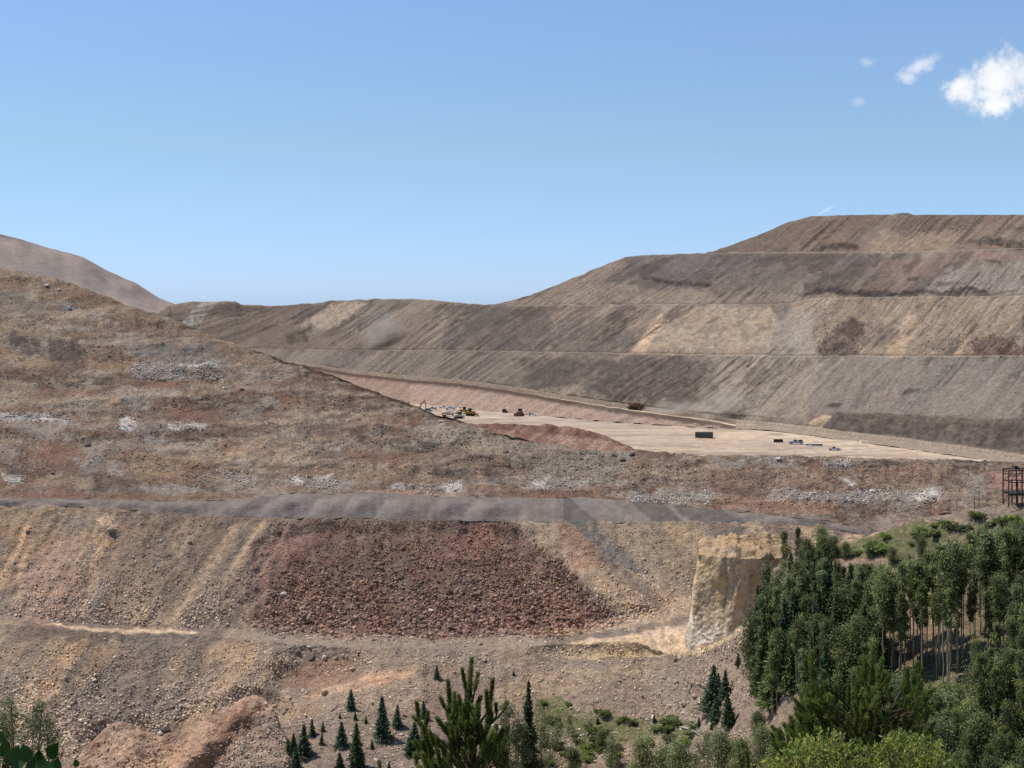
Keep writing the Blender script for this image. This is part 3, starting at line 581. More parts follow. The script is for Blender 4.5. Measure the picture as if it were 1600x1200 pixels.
# ------------------------------------------------------------------ rocks
def ico():
    t = (1+5**.5)/2
    v = np.array([(-1,t,0),(1,t,0),(-1,-t,0),(1,-t,0),(0,-1,t),(0,1,t),(0,-1,-t),(0,1,-t),(t,0,-1),(t,0,1),(-t,0,-1),(-t,0,1)], float); v /= np.linalg.norm(v[0])
    f = np.array([(0,11,5),(0,5,1),(0,1,7),(0,7,10),(0,10,11),(1,5,9),(5,11,4),(11,10,2),(10,7,6),(7,1,8),(3,9,4),(3,4,2),(3,2,6),(3,6,8),(3,8,9),(4,9,5),(2,4,11),(6,2,10),(8,6,7),(9,8,1)])
    return v, f
IV, IF = ico()
TPL = [IV*(1+.28*RNG.standard_normal((12, 1))).clip(.6, 1.5)*np.array([1, RNG.uniform(.7, 1), RNG.uniform(.5, .85)]) for _ in range(12)]
def rubble(name, s, dens, count, smin, smax, pw, mat, tint=None, tv=.35, label=None, lift=.02, val=(.62, 1.5), szf=None):
    w = (dens*s.vis).ravel().astype(float); w *= np.abs(np.gradient(s.pyd, axis=0)).ravel().clip(0, 8); w /= w.sum()
    i = RNG.choice(len(w), count, p=w)
    P = s.P.reshape(-1, 3)[i] + RNG.normal(0, .5, (count, 3))*np.array([1, .5, 0]); C = s.col.reshape(-1, 3)[i]
    sz = smin*(smax/smin)**(RNG.random(count)**pw)
    if szf is not None: sz = sz*szf.ravel()[i]
    k = RNG.integers(0, len(TPL), count); T_ = np.array(TPL)[k]
    a = RNG.uniform(0, 2*math.pi, count); b = RNG.uniform(-.5, .5, count)
    ca, sa_, cb, sb = np.cos(a), np.sin(a), np.cos(b), np.sin(b); z0 = 0*a
    M = np.stack([np.stack([ca, -sa_*cb, sa_*sb], -1), np.stack([sa_, ca*cb, -ca*sb], -1), np.stack([z0, sb, cb], -1)], 1)
    V = np.einsum('nij,nvj->nvi', M, T_)*sz[:, None, None] + P[:, None, :]; V[..., 2] += (sz*lift)[:, None]
    g = RNG.uniform(*val, count)[:, None]
    if tint is not None:
        t = RNG.random(count)[:, None]*tv*2; C = C*(1-t.clip(0, 1))+lin(tint)*t.clip(0, 1)
    C = np.repeat((C*g)[:, None, :], 12, 1)
    Fc = (IF[None]+12*np.arange(count)[:, None, None]).reshape(-1, 3)
    o = mesh_np(name, V.reshape(-1, 3), Fc, mat, C.reshape(-1, 3), smooth=False)
    return tag(o, label, None, None, 'stuff')
M_rock = soil_mat('rock_stone', 1.5, .3, .2, .3, 1.38, .85); M_hrock = soil_mat('hill_stone', 1.5, .3, .2, .3, 1.32, .78)
g = SURF['ground']
gx, gy = g.px, g.py
cone2 = mask(g, [(405,960),(425,890),(500,814),(800,812),(850,850),(905,905),(970,965),(900,992),(750,999),(600,998),(430,992),(385,970)], 6, 7, 5)
rubble('red_rubble', g, cone2*np.interp(gy, [812, 860, 990], [.6, .9, 1.3])*(.35+sstep(-.4, .3, fbm(gx/30, gy/40, seed=131)))*(1-.8*mask(g, [(395,960),(380,930),(455,812),(540,812),(470,860),(430,930)], 14, 10)), 21000, .2, .95, 2.0, M_rock, '#8b6a5e', .35, szf=np.interp(gy, [812, 880, 990], [.5, .85, 1.4]), val=(.5, 1.9))
lowl = mask(g, [(-170,1000),(120,1000),(400,1010),(470,1010),(400,1080),(240,1150),(150,1170),(0,1215),(-170,1215)], 12, 14, 7)
stre = sstep(-.35, .35, fbm((gx+.75*(gy-985))/32, gy/110, seed=133))
rubble('slope_rubble', g, lowl*(.4+stre)*np.interp(gy, [990, 1060, 1150], [.35, .9, 1.5]), 18000, .22, .85, 1.9, M_rock, '#b3a898', .4, szf=np.interp(gy, [812, 900, 985, 1000, 1080, 1160], [.55, .75, 1.1, .55, .75, 1.1]), val=(.72, 2.0))
upf = ((g.band > 1.02) & (g.band < 2.2) & (gx < 1100))*(1-.9*cone2)
strf = sstep(-.2, .45, fbm((gx+np.interp(gx, [0, 400, 600, 800, 1100], [.62, .62, 0, -1., -1.])*(gy-815))/26, gy/120, seed=134))
rubble('face_rubble', g, upf*(.12+strf)*np.interp(gy, [812, 900, 990], [.4, .8, 1.6])*np.where(gx > 800, 1.7, 1), 15000, .2, .75, 1.9, M_rock, '#b0a494', .38, szf=np.interp(gy, [812, 900, 985, 1000, 1080, 1160], [.55, .75, 1.1, .55, .75, 1.1]), val=(.72, 2.0))
midg = (((g.band >= 2.0) & (g.band < 3.5)) | (g.band > 5))*((gx > 380) & (gx < 1175))*(.15+sstep(-.3, .4, fbm(gx/40, gy/24, seed=135)))
midg = midg*(1-mask(g, [(475,1087),(540,1062),(580,1050),(655,1046),(640,1058),(555,1080)], 3, 3))*(1-mask(g, [(868,1006),(960,994),(1090,972),(1095,1012),(1062,1026),(1030,1012),(990,1002)], 3, 2))
rubble('ground_rubble', g, midg, 30000, .14, .62, 2.3, M_rock, '#b3a694', .4, val=(.72, 2.0))
h = SURF['hill']; hx, hy_ = h.px, h.py
hm = ((h.band > 1.05) & (h.band < 2.1))*(.12+sstep(.1, .55, fbm(h.P[...,0]/16, h.P[...,2]/3, seed=136, oct=4)) + .7*mask(h, [(620,640),(720,660),(1000,706),(1200,716),(1550,722),(1500,780),(1000,780),(820,770),(700,720)], 20, 14))
md = SURF['mound']; rubble('mound_rubble', md, .3+mask(md, [(350,1180),(400,1120),(440,1130),(460,1220),(330,1220)], 6, 6)+.5*mask(md, [(200,1180),(260,1160),(260,1220),(180,1220)], 8, 8), 4500, .12, .55, 2.2, M_rock, '#a89a88', .3, val=(.7, 1.9))
rubble('hill_rubble', h, hm, 32000, .18, .62, 2.4, M_hrock, '#a09080', .2, val=(.65, 1.75))
whit = 0
for p in ([(0,645),(102,651),(104,663),(0,660)], [(186,654),(218,654),(216,671),(188,671)], [(262,662),(325,660),(325,672),(268,672)], [(450,742),(525,742),(540,768),(452,756)], [(612,757),(725,754),(722,771),(614,769)], [(825,745),(985,752),(976,762),(830,766)], [(985,768),(1115,766),(1115,788),(985,788)], [(1200,765),(1472,766),(1470,781),(1200,780)], [(1284,718),(1328,717),(1325,731),(1288,731)], [(200,565),(345,565),(340,595),(210,594)], [(0,740),(40,742),(40,755),(0,755)], [(340,735),(400,745),(400,762),(350,755)]):
    whit = np.maximum(whit, mask(h, p, 3, 4)*(1. if p[0][0] < 420 or p[0][1] < 730 else .55)*(.25+sstep(-.1, .5, fbm(h.px/14, h.py/5, seed=139, oct=3))))
rubble('pale_rubble', h, whit, 9000, .22, .65, 2., M_hrock, '#b9b1a7', .5, val=(.7, 1.5))
w_ = SURF['wall']
wm = ((w_.band > 7.6) & (w_.band < 15.9))*(.015+mask(w_, [(1275,500),(1360,500),(1345,557),(1270,557)], 6, 6)+mask(w_, [(1440,520),(1600,520),(1600,557),(1440,557)], 6, 6)+.4*mask(w_, [(440,510),(490,510),(490,542),(440,542)], 4, 4)+.12*sstep(.3, .6, fbm(w_.px/30, w_.py/10, seed=138)))
rubble('wall_rubble', w_, wm, 8000, .2, .55, 2.6, M_hrock, None, val=(.6, 1.4))

# ------------------------------------------------------------------ single boulders
def boulder_mesh(seed, sub=3):
    import bmesh
    bm = bmesh.new(); bmesh.ops.create_icosphere(bm, subdivisions=sub, radius=1)
    P = np.array([v.co[:] for v in bm.verts])
    rr = np.random.default_rng(seed)
    for _ in range(9):                                    # planes that cut facets off the stone
        nrm = rr.normal(size=3); nrm /= np.linalg.norm(nrm); dd = rr.uniform(.55, .85); q = P@nrm; ex = (q-dd).clip(0); P -= ex[:, None]*nrm*.92
    P *= np.array([1, rr.uniform(.75, 1), rr.uniform(.6, .8)])
    P *= (1+.06*fbm(P[:,0]*2, P[:,1]*2, P[:,2]*2, seed=seed, oct=3))[:, None]
    for v, p in zip(bm.verts, P): v.co = p
    me = bpy.data.meshes.new('boulder'); bm.to_mesh(me); bm.free(); return me
M_bw = plain_mat('pale_stone', '#c9c0b4', .9, .2, 2.); M_bt = plain_mat('tan_stone', '#a39079', .9, .25, 2.); M_bd = plain_mat('dark_stone', '#6a6056', .9, .3, 2.); M_br = plain_mat('rust_stone', '#8d6556', .9, .25, 2.)
BM = {}
for mk, mm in (('w', M_bw), ('t', M_bt), ('d', M_bd), ('r', M_br)):
    for i in range(3):
        me = boulder_mesh(200+i*7+ord(mk)); me.materials.append(mm); BM[mk, i] = me
def boulder(px, py, w, kind, label, surf='ground', h=None):
    p = at(SURF[surf], px, py); r = w/F*p.y/2
    o = link('boulder', BM[kind, random.randrange(3)]); o.location = p+Vector((0, 0, r*.25)); o.scale = (r*1.15, r*1.1, r*1.15)
    o.rotation_euler = (random.uniform(-.3, .3), random.uniform(-.3, .3), random.uniform(0, 6.28))
    return tag(o, label, 'boulder', 'single boulders lying on the slopes')
for b_ in [
 (73,447,8,'w','white boulder high on the left rubble hill just below its crest','hill'), (93,454,8,'t','tan boulder beside the white one near the crest of the left hill','hill'),
 (106,481,7,'w','whitish block in the purple grey stones under the left hill crest','hill'), (136,696,9,'d','dark blocky boulder below two pale rubble strips on the left hill','hill'), (131,686,8,'t','flat tan boulder just above the dark one on the left hill','hill'),
 (380,610,8,'d','lone dark boulder on the bare red bench of the left hill','hill'), (351,609,8,'w','pale block left of the lone dark boulder on the red bench','hill'), (690,659,8,'w','cream boulder on the rubble crest below the parked machines','hill'), (972,720,9,'d','dark boulder on the grey rubble under the end of the red heap','hill'), (987,711,9,'d','grey boulder right at the rubble crest where the red heap ends','hill'), (1363,769,10,'w','cream boulder at the left end of the bright grey rubble strip','hill'), (1076,741,7,'d','dark boulder in the brown slope under the long dark container','hill'),
 (790,708,10,'d','dark slab of rock in the rubble under the red heap','hill'), (1215,718,9,'w','pale boulder on the berm just below the small dark pipes','hill'), (83,740,8,'d','dark boulder on the red earth low on the left hill','hill'), (1167,799,8,'t','tan boulder at the far right tip of the grey gravel band','hill'),
 (174,829,12,'t','large tan boulder below the sandy scar under the grey gravel','ground'), (43,832,8,'d','dark boulder at the top of the sandy streak on the far left','ground'), (252,846,7,'w','white stone alone on the brown face left of the red scree','ground'), (295,847,8,'t','tan boulder on the brown face beside the sandy chute','ground'), (22,880,7,'w','pale boulder low beside the sandy streak on the far left','ground'),
 (630,857,11,'r','big pinkish boulder in the upper middle of the dark red scree','ground'), (733,846,11,'r','reddish slab half buried near the top right of the dark red scree','ground'), (672,953,8,'w','whitish rock standing out low in the dark red scree','ground'), (440,928,9,'w','pale rock near the left edge of the dark red scree','ground'), (436,833,9,'r','rusty block on the bare red earth at the top left of the scree','ground'),
 (258,1140,16,'d','big rounded olive boulder in the hollow beside the red mound','ground'), (250,1147,11,'w','flat white slab in front of the olive boulder','mound'), (178,1078,9,'t','pale tan boulder halfway down the stony lower left slope','ground'), (146,1064,7,'w','white stone beside the sandy chute on the lower left slope','ground'),
 (484,1011,9,'w','whitish boulder on top of the small brown mound','ground'), (463,1019,9,'r','brown boulder on the left shoulder of the small mound','ground'), (486,1030,11,'d','dark boulder in the middle of the small brown mound','ground'), (508,1028,9,'w','pale boulder right of the dark one on the small mound','ground'), (524,1029,8,'t','tan boulder on the right shoulder of the small mound','ground'), (553,1046,11,'t','tan boulder at the right foot of the small mound','ground'), (507,1085,11,'d','dark boulder with pale stone edge beside the dirt track','ground'),
 (1086,1089,11,'t','tan boulder on the slope left of the spruce clump','ground'), (1068,1100,13,'t','large pale boulder group leader left of the spruce clump','ground'), (1099,1119,8,'r','pinkish boulder at the foot of the spruce clump','ground'), (626,1147,8,'w','pale stone right of the big middle spruce','ground'), (633,1120,7,'d','dark stone uphill of the spruces beside the green pine','ground'), (1228,853,9,'w','white stones beside the ledge behind the yellow cliff','ground')]:
    boulder(b_[0], b_[1], b_[2], b_[3], b_[4].replace(' group leader', ''), b_[5])

# ------------------------------------------------------------------ the yellow cliff
def cliff():
    D0 = 514.
    prof = [(1006,1077,1146),(1000,1078,1150),(985,1080,1160),(960,1083,1171),(930,1086,1180),(900,1089,1190),(880,1090,1200),(866,1089,1208),(860,1092,1212),(853,1102,1216),(846,1118,1222),(841,1140,1228)]
    pr = np.array(prof, float)[::-1]; nv, nu = 130, 200
    ys = np.linspace(pr[:,0].max()+36, 866, nv)
    V = []
    u = np.linspace(0, 1, nu, endpoint=False)
    for y in ys:
        a = np.interp(y, pr[:,0], pr[:,1]); b = np.interp(y, pr[:,0], pr[:,2])+36
        w = (b-a)/F*D0; x0 = (a-800)/F*D0; z = -(y-HY)/F*D0
        dep = 30.
        # plan: rounded quadrilateral, front left corner sharpest
        corner = np.array([(0,0),(w*.22,-5.5),(w*.45,-8.5),(w*.7,-8),(w,-1),(w,dep),(w*.15,dep*.95),(1.5,dep*.45)])
        q = np.vstack([corner, corner[:1]]); seg = np.linalg.norm(np.diff(q, axis=0), axis=1); cs = np.concatenate([[0], np.cumsum(seg)])/seg.sum()
        xx = np.interp(u, cs, q[:,0]); yy = np.interp(u, cs, q[:,1])
        V.append(np.stack([x0+xx, D0+yy, z+0*xx], -1))
    V = np.array(V)
    # rubble cap
    base = V[-1].copy(); cen = base.mean(0)
    cap = []
    for t in np.linspace(.06, 1, 26):
        r_ = base*(1-t)+cen*t; hgt = 4.2*(1-(1-t)**1.2); r_ = r_.copy(); r_[:,2] = base[:,2]+hgt; cap.append(r_)
    V = np.concatenate([V, np.array(cap)], 0)
    X, Y, Z = V[...,0], V[...,1], V[...,2]
    nr = normals(np.concatenate([V, V[:, :1]], 1))[:, :-1]
    d = 1.0*fbm(X/11, Y/11, Z/16, seed=151, oct=4, gain=.5) + .16*fbm(X/2.4, Y/2.4, Z/3.2, seed=152, oct=4, gain=.6) - .5*sstep(.0, .12, .12-np.abs(fbm(X/6+9, Y/6, Z/11, seed=149, oct=3)))
    side = np.arange(len(V))[:, None] < nv
    d = np.where(side, d, 1.5*fbm(X/4, Y/4, Z/4, seed=153, oct=5, gain=.62))
    rill = np.clip(1-np.abs(X-(1131-800)/F*D0-.05*(Z+100)+.6*fbm(Z/6, 0*Z, seed=154))/1.1, 0, 1)
    d = d - side*rill*.4
    V += nr*d[..., None]
    hgt = (Z-Z[0].mean())/(Z[nv-1].mean()-Z[0].mean())
    c = mix(lin('#bba88a')+0*V, lin('#c9c0b3'), (1-sstep(.30, .62, hgt+.18*fbm(X/5, Z/7, seed=155)))*.9)
    c = mix(c, lin('#b3935c'), sstep(.5, .85, hgt+.22*fbm(X/3, Z/10, seed=156))*.75)
    c = mix(c, lin('#9c8260'), .5*sstep(.1, .6, fbm(X/2.0, Z/16, seed=157)))
    c = mix(c, lin('#6b5a45'), rill*side*.35); c = mix(c, lin('#7c6848'), side*.7*(1-sstep(.01, .05, np.abs(fbm(X/6+9, Y/6, Z/11, seed=149, oct=3)))))
    c = mix(c, lin('#8a7a68'), .5*sstep(.2, .6, fbm(X/3, Z/3, seed=159)))
    c = np.where(side[..., None], c, mix(lin('#9a7f5c')+0*V, lin('#7f6a52'), sstep(-.3, .4, fbm(X/4, Y/4, seed=158))))
    r_, k_ = V.shape[:2]; idx = np.arange(r_*k_).reshape(r_, k_); nx = np.roll(idx, -1, 1)
    Fc = np.stack([idx[:-1], nx[:-1], nx[1:], idx[1:]], -1).reshape(-1, 4)
    V[..., 2] += CZ
    return tag(mesh_np('rock_cliff', V.reshape(-1, 3), Fc, soil_mat('cliff_rock', .7, .25, .16, .5, 1.5, .85), c.reshape(-1, 3)), 'sheer yellow and white rock cliff with a rubble cap beside the forest', 'cliff')
cliff()

# ------------------------------------------------------------------ trees
M_bark_a = plain_mat('aspen_bark', '#968c74', .9, .25, 1.5); M_bark_d = plain_mat('dark_bark', '#5a4a3c', .95, .3, 3.)
M_leaf = leaf_mat('aspen_leaf', .45, .6, 1.65); M_needle = leaf_mat('spruce_needle', .28, .7, 1.6)
def quads(P, N_, U, a, b):
    """leaf quads: centre, normal, long axis, half sizes -> verts, faces"""
    W_ = np.cross(N_, U); W_ /= np.maximum(np.linalg.norm(W_, axis=1, keepdims=True), 1e-6)
    v = np.stack([P-U*a[:, None], P+W_*b[:, None], P+U*a[:, None], P-W_*b[:, None]], 1)
    return v.reshape(-1, 3), np.arange(len(P)*4).reshape(-1, 4)
def unit(n, rr):
    v = rr.normal(size=(n, 3)); return v/np.linalg.norm(v, axis=1, keepdims=True)
def make_aspen(seed, h, crown0, cw, nclump, per, leaf, cols, name='aspen_tree', stems=1, bark=None, thick=.0095):
    rr = np.random.default_rng(seed); root = empty(name, (0, 0, -500)); mb = MB()
    for st in range(stems):
        ox = rr.uniform(-.6, .6)*(stems > 1)*cw*.6; oy = rr.uniform(-.6, .6)*(stems > 1)*cw*.6
        bend = rr.normal(0, .018*h, 2)
        pts = [(ox+bend[0]*t*t+rr.normal(0, .004*h)*(0 < t), oy+bend[1]*t*t, h*t*.97-.5*(t == 0)) for t in np.linspace(0, 1, 8)]
        mb.tube(pts, [thick*h*(1-.8*t)+.02 for t in np.linspace(0, 1, 8)], 6)
    cl, cr_ = [], []
    for i in range(nclump):
        t = rr.uniform(0, .94)**.85; z = h*(crown0+(1-crown0)*t)
        prof = math.sin(min(1, (t*.92+.1))*math.pi)**.65*rr.uniform(.6, 1.1)
        a = rr.uniform(0, 6.283); q = cw*prof*rr.uniform(.1, .95)
        c = np.array([q*math.cos(a)+bend[0]*(z/h)**2, q*math.sin(a)+bend[1]*(z/h)**2, z]); cl.append(c); cr_.append(cw*rr.uniform(.28, .6))
        if q > .3*cw and i % 2 == 0:
            p0 = (bend[0]*(z/h*.9)**2, bend[1]*(z/h*.9)**2, z-.09*h*rr.uniform(.5, 1)); mb.tube([p0, tuple((np.array(p0)*.45+c*.55)+np.array([0, 0, .02*h])), tuple(c)], [.004*h, .003*h, .001*h], 4, False)
    P, C = [], []
    base = [lin(q) for q in cols]
    for c, r_ in zip(cl, cr_):
        n_ = int(per*rr.uniform(.5, 1.5)); d = rr.normal(0, .52, (n_, 3))*r_*np.array([1, 1, 1.15]); P.append(c+d)
        bc = base[rr.integers(len(base))]*rr.uniform(.75, 1.25); C.append(bc[None]*rr.uniform(.7, 1.35, (n_, 1)))
    P = np.concatenate(P); C = np.concatenate(C); n_ = len(P)
    N_ = unit(n_, rr)+np.array([0, 0, .5]); N_ /= np.linalg.norm(N_, axis=1, keepdims=True)
    U = np.cross(N_, unit(n_, rr)); U /= np.linalg.norm(U, axis=1, keepdims=True)
    V, Fc = quads(P, N_, U, leaf*rr.uniform(.7, 1.3, n_), leaf*.75*rr.uniform(.7, 1.2, n_))
    mb.build('trunk', bark or M_bark_a, root, True)
    mesh_np('crown', V, Fc, M_leaf, np.repeat(C, 4, 0), False, root)
    return root
def make_spruce(seed, h, w, cols, name='spruce_tree', dens=1., ragged=.25):
    rr = np.random.default_rng(seed); root = empty(name, (0, 0, -500))
    MB().tube([(0, 0, -.4), (0, 0, h*.5), (0, 0, h*.99)], [.016*h+.03, .01*h+.02, .006], 6).build('trunk', M_bark_d, root, True)
    P, U, A, C = [], [], [], []
    nw = int(26*dens)+8
    for i in range(nw):
        t = (i+.3)/nw; z = h*(.05+.93*t); L_ = w*(1-t)**.85*rr.uniform(1-ragged, 1+ragged)+.06*w
        nb = int(6+7*(1-t)); a0 = rr.uniform(0, 6.28)
        for k in range(nb):
            a = a0+6.283*k/nb+rr.normal(0, .2); l = L_*rr.uniform(.65, 1.1); m = max(4, int(l/w*16*dens))
            q = (np.arange(m)+.6)/m; dx = math.cos(a); dy = math.sin(a)
            droop = -.35*l*q+.28*l*q*q+ .1*l*(t > .8)*q
            lat = rr.normal(0, .10, m)*l*(1.2-q*.6)
            P.append(np.stack([dx*l*q-dy*lat, dy*l*q+dx*lat, z+droop+rr.normal(0, .012*h, m)], -1))
            u = np.stack([dx+rr.normal(0, .5, m), dy+rr.normal(0, .5, m), -.15+rr.normal(0, .3, m)], -1); U.append(u)
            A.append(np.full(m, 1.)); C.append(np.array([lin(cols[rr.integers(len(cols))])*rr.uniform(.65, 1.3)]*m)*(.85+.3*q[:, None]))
    tip = 14; P.append(np.stack([rr.normal(0, .01*w, tip), rr.normal(0, .01*w, tip), h*np.linspace(.93, 1.0, tip)], -1)); U.append(np.tile([0, 0, 1.], (tip, 1))+.4*rr.normal(size=(tip, 3))); A.append(np.full(tip, .6)); C.append(np.tile(lin(cols[0]), (tip, 1)))
    P = np.concatenate(P); U = np.concatenate(U); U /= np.linalg.norm(U, axis=1, keepdims=True); A = np.concatenate(A); C = np.concatenate(C); n_ = len(P)
    N_ = np.cross(U, unit(n_, rr)); N_ /= np.linalg.norm(N_, axis=1, keepdims=True)
    V, Fc = quads(P, N_, U, A*w*.17*rr.uniform(.7, 1.3, n_), A*w*.065*rr.uniform(.7, 1.3, n_))
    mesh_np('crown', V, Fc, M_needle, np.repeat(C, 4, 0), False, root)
    return root
def make_bush(seed, h, w, cols, name='shrub', leaf=.2, n=500):
    rr = np.random.default_rng(seed); root = empty(name, (0, 0, -500)); mb = MB(); P, C = [], []
    for i in range(12):
        a = rr.uniform(0, 6.28); q = w*rr.uniform(.1, .8); c = np.array([q*math.cos(a), q*math.sin(a), h*rr.uniform(.35, .85)*(1-.3*(q/w))])
        mb.tube([(0, 0, -.2), tuple(c*np.array([.6, .6, .5])), tuple(c)], [.03*h, .02*h, .008*h], 5, False)
        k = n//12; d = unit(k, rr)*(rr.random((k, 1))**.5)*w*.42*np.array([1, 1, .75]); p = c+d; p[:, 2] = np.abs(p[:, 2]); P.append(p); C.append(lin(cols[i % len(cols)])*rr.uniform(.7, 1.3, (k, 1)))
    P = np.concatenate(P); C = np.concatenate(C); N_ = unit(len(P), rr)+np.array([0, 0, .4]); N_ /= np.linalg.norm(N_, axis=1, keepdims=True); U = np.cross(N_, unit(len(P), rr)); U /= np.linalg.norm(U, axis=1, keepdims=True)
    V, Fc = quads(P, N_, U, leaf*rr.uniform(.7, 1.3, len(P)), leaf*.6*rr.uniform(.7, 1.2, len(P)))
    mb.build('stem', M_bark_d, root, True); mesh_np('foliage', V, Fc, M_leaf, np.repeat(C, 4, 0), False, root); return root
AG = ['#717748', '#5f6640', '#7d8256', '#575d3e']; AD = ['#585f3b', '#4b5335', '#636a42']; AP = ['#656d4a', '#5b6344', '#727855']
SP = ['#42503f', '#4a5844', '#3a4838']; SG = ['#435539', '#4b5c40', '#394a34']
ASP = [make_aspen(300+i, 1.0*hh, c0, cw, nc, 95, lf*.62, cc) for i, (hh, c0, cw, nc, lf, cc) in enumerate([
    (20, .48, 2.1, 34, .30, AG), (20, .55, 1.8, 26, .30, AG), (20, .42, 2.2, 38, .30, AD), (20, .5, 1.9, 28, .28, AP), (20, .58, 1.6, 22, .28, AG), (20, .40, 2.0, 34, .30, AD), (20, .36, 1.7, 26, .28, AG), (20, .62, 2.2, 20, .30, AG)])]
TALL = [make_aspen(310+i, 24, (.56, .63, .5, .66, .6)[i], (1.6, 2.1, 1.3, 1.8, 1.5)[i], 24, 80, .2, AG, thick=.0062) for i in range(5)]
BSH = [make_aspen(330+i, 12, .12, 3.3, 60, 95, .18, cc, stems=3) for i, cc in enumerate((AG, AD, AP))]      # bushy young aspens
PALE = [make_aspen(340+i, 14, .2, 2.0, 26, 60, .15, AP, stems=2) for i in range(2)]
SPR = [make_spruce(360+i, 14, w_2, cc, dens=d_) for i, (w_2, cc, d_) in enumerate([(2.7, SP, 1.), (2.3, SG, 1.), (3.1, SP, .9), (2.5, SG, .8)])]
DEN = [make_spruce(370+i, 20, 3.0, cc, name='fir_tree', dens=1.5, ragged=.5) for i, cc in enumerate((AD, SG))]
SHB = [make_bush(380+i, 2.2, 1.6, cc) for i, cc in enumerate((AG, AD, ['#6f7a3f', '#5f6b38']))]
ALLP = TALL+ASP+BSH+PALE+SPR+DEN+SHB
def plant(protos, px, py, hpx, label, cat, group=None, ph=None, surf='ground', wx=1.):
    p = at(SURF[surf], px, py); pr = random.choice(protos)
    H_ = max((v.co.z for c in pr.children for v in c.data.vertices)) if 'hh' not in pr else pr['hh']
    pr['hh'] = H_
    sc = hpx/F*p.y/H_
    o = copy_tree(pr, p-Vector((0, 0, .15)), random.uniform(0, 6.28), (sc*wx, sc*wx, sc), label, cat, group)
    if 'hh' in o: del o['hh']
    return o
# forest on the knoll: rows from the crest down to the frame's bottom
def forest_edge(py): return np.interp(py, [840, 880, 930, 980, 1040, 1100, 1140, 1200, 1330], [1300, 1240, 1212, 1194, 1178, 1182, 1210, 1200, 1190])
NF = 0
fr = random.Random(11)
rows_ = [(846,1440,1650,16,50,72),(868,1385,1640,18,62,88),(895,1240,1640,20,58,88),(928,1225,1640,22,75,110),(965,1200,1640,22,90,125),(1010,1185,1640,21,105,140),(1055,1180,1640,20,115,160),(1100,1180,1640,22,110,155),(1140,1390,1730,22,110,150),(1175,1330,1730,20,105,145),(1210,1290,1730,20,100,140),(1245,1260,1730,20,95,130),(1285,1230,1730,24,90,125)]
for ri, (py, x0, x1, dx, h0, h1) in enumerate(rows_):
    x = x0
    while x < x1:
        px = x+fr.uniform(-.35, .35)*dx; y = py+fr.uniform(-18, 18)
        gap = (1375 < px < 1505 and 895 < y < 1000)
        if px > forest_edge(y)-4 and not (gap and fr.random() < .8):
            hp_ = fr.uniform(h0, h1); k = fr.random()
            if 1366 < px < 1518 and 900 < y < 1230 and y-hp_ < 1050: hp_ = y-1045-fr.uniform(-8, 25)
            if 1528 < px < 1600 and 1090 < y and 1085 < y-hp_ < 1190 and fr.random() < .6: continue
            tp_ = y-hp_
            if 1300 < px < 1475 and tp_ < 878: hp_ = y-878-fr.uniform(-4, 22)
            if px >= 1475: hp_ = min(hp_, y-np.interp(px, [1475, 1500, 1560, 1640], [846, 826, 812, 795])-fr.uniform(-6, 16))
            if hp_ < 24: x += dx*fr.uniform(.75, 1.25); continue
            if hp_ < 45 and y > 960: x += dx*fr.uniform(.75, 1.25); continue
            if px < 1335 and 930 < y < 1120:
                pr, la, ca = (DEN, 'dense dark green conifer in the thick left edge of the knoll forest', 'conifer') if k < .42 else (BSH, 'bushy dark green tree in the thick left edge of the knoll forest', 'tree') if k < .55 else (ASP, 'tall aspen with bare pale trunk at the left edge of the knoll forest', 'aspen')
            elif py < 910:
                pr, la, ca = (BSH, 'short bushy aspen along the grassy crest of the knoll', 'aspen') if k < .5 else (ASP, 'slim aspen rising along the crest of the knoll', 'aspen') if k < .92 else (SPR, 'narrow dark spruce among the aspens of the knoll crest', 'spruce')
            elif py < 1120:
                pr, la, ca = (ASP, 'tall aspen with long bare trunk in the middle rows of the forest', 'aspen') if k < .88 else (BSH, 'low leafy tree among the bare trunks of the middle rows', 'tree')
            else:
                pr, la, ca = (BSH, 'bushy green tree in the low right corner of the forest', 'tree') if k < .55 else (ASP, 'slender aspen in the low right corner of the forest', 'aspen')
            plant(pr, px, y, hp_, la, ca, {'conifer': 'conifers in the knoll forest', 'spruce': 'spruces on the knoll crest', 'tree': 'bushy trees in the knoll forest', 'aspen': 'aspens in the knoll forest'}[ca]); NF += 1
        x += dx*fr.uniform(.75, 1.25)
for k in range(30):
    px = 1370+k*5.0+fr.gauss(0, 5); y = fr.uniform(1022, 1095); plant(TALL, px, y, y-fr.uniform(876, 940), 'tall pale trunked aspen of the open row before the bare pink slope', 'aspen', 'aspens before the bare slope')
for k in range(80):
    y = fr.uniform(935, 1135); px = fr.uniform(forest_edge(y)+6, 1376); hp_ = min(fr.uniform(75, 135), y-np.interp(px, [1170, 1212, 1235, 1285, 1376], [960, 922, 886, 872, 880]))
    if hp_ < 50: continue
    if fr.random() < .45: plant(DEN, px, y, hp_, 'dense dark green conifer in the thick left edge of the knoll forest', 'conifer', 'conifers in the knoll forest', wx=fr.uniform(.8, 1.2))
    else: plant(ASP, px, y, hp_, 'slim aspen deep in the thick left part of the forest', 'aspen', 'aspens in the thick left part', wx=fr.uniform(.9, 1.3))
x = 1212.
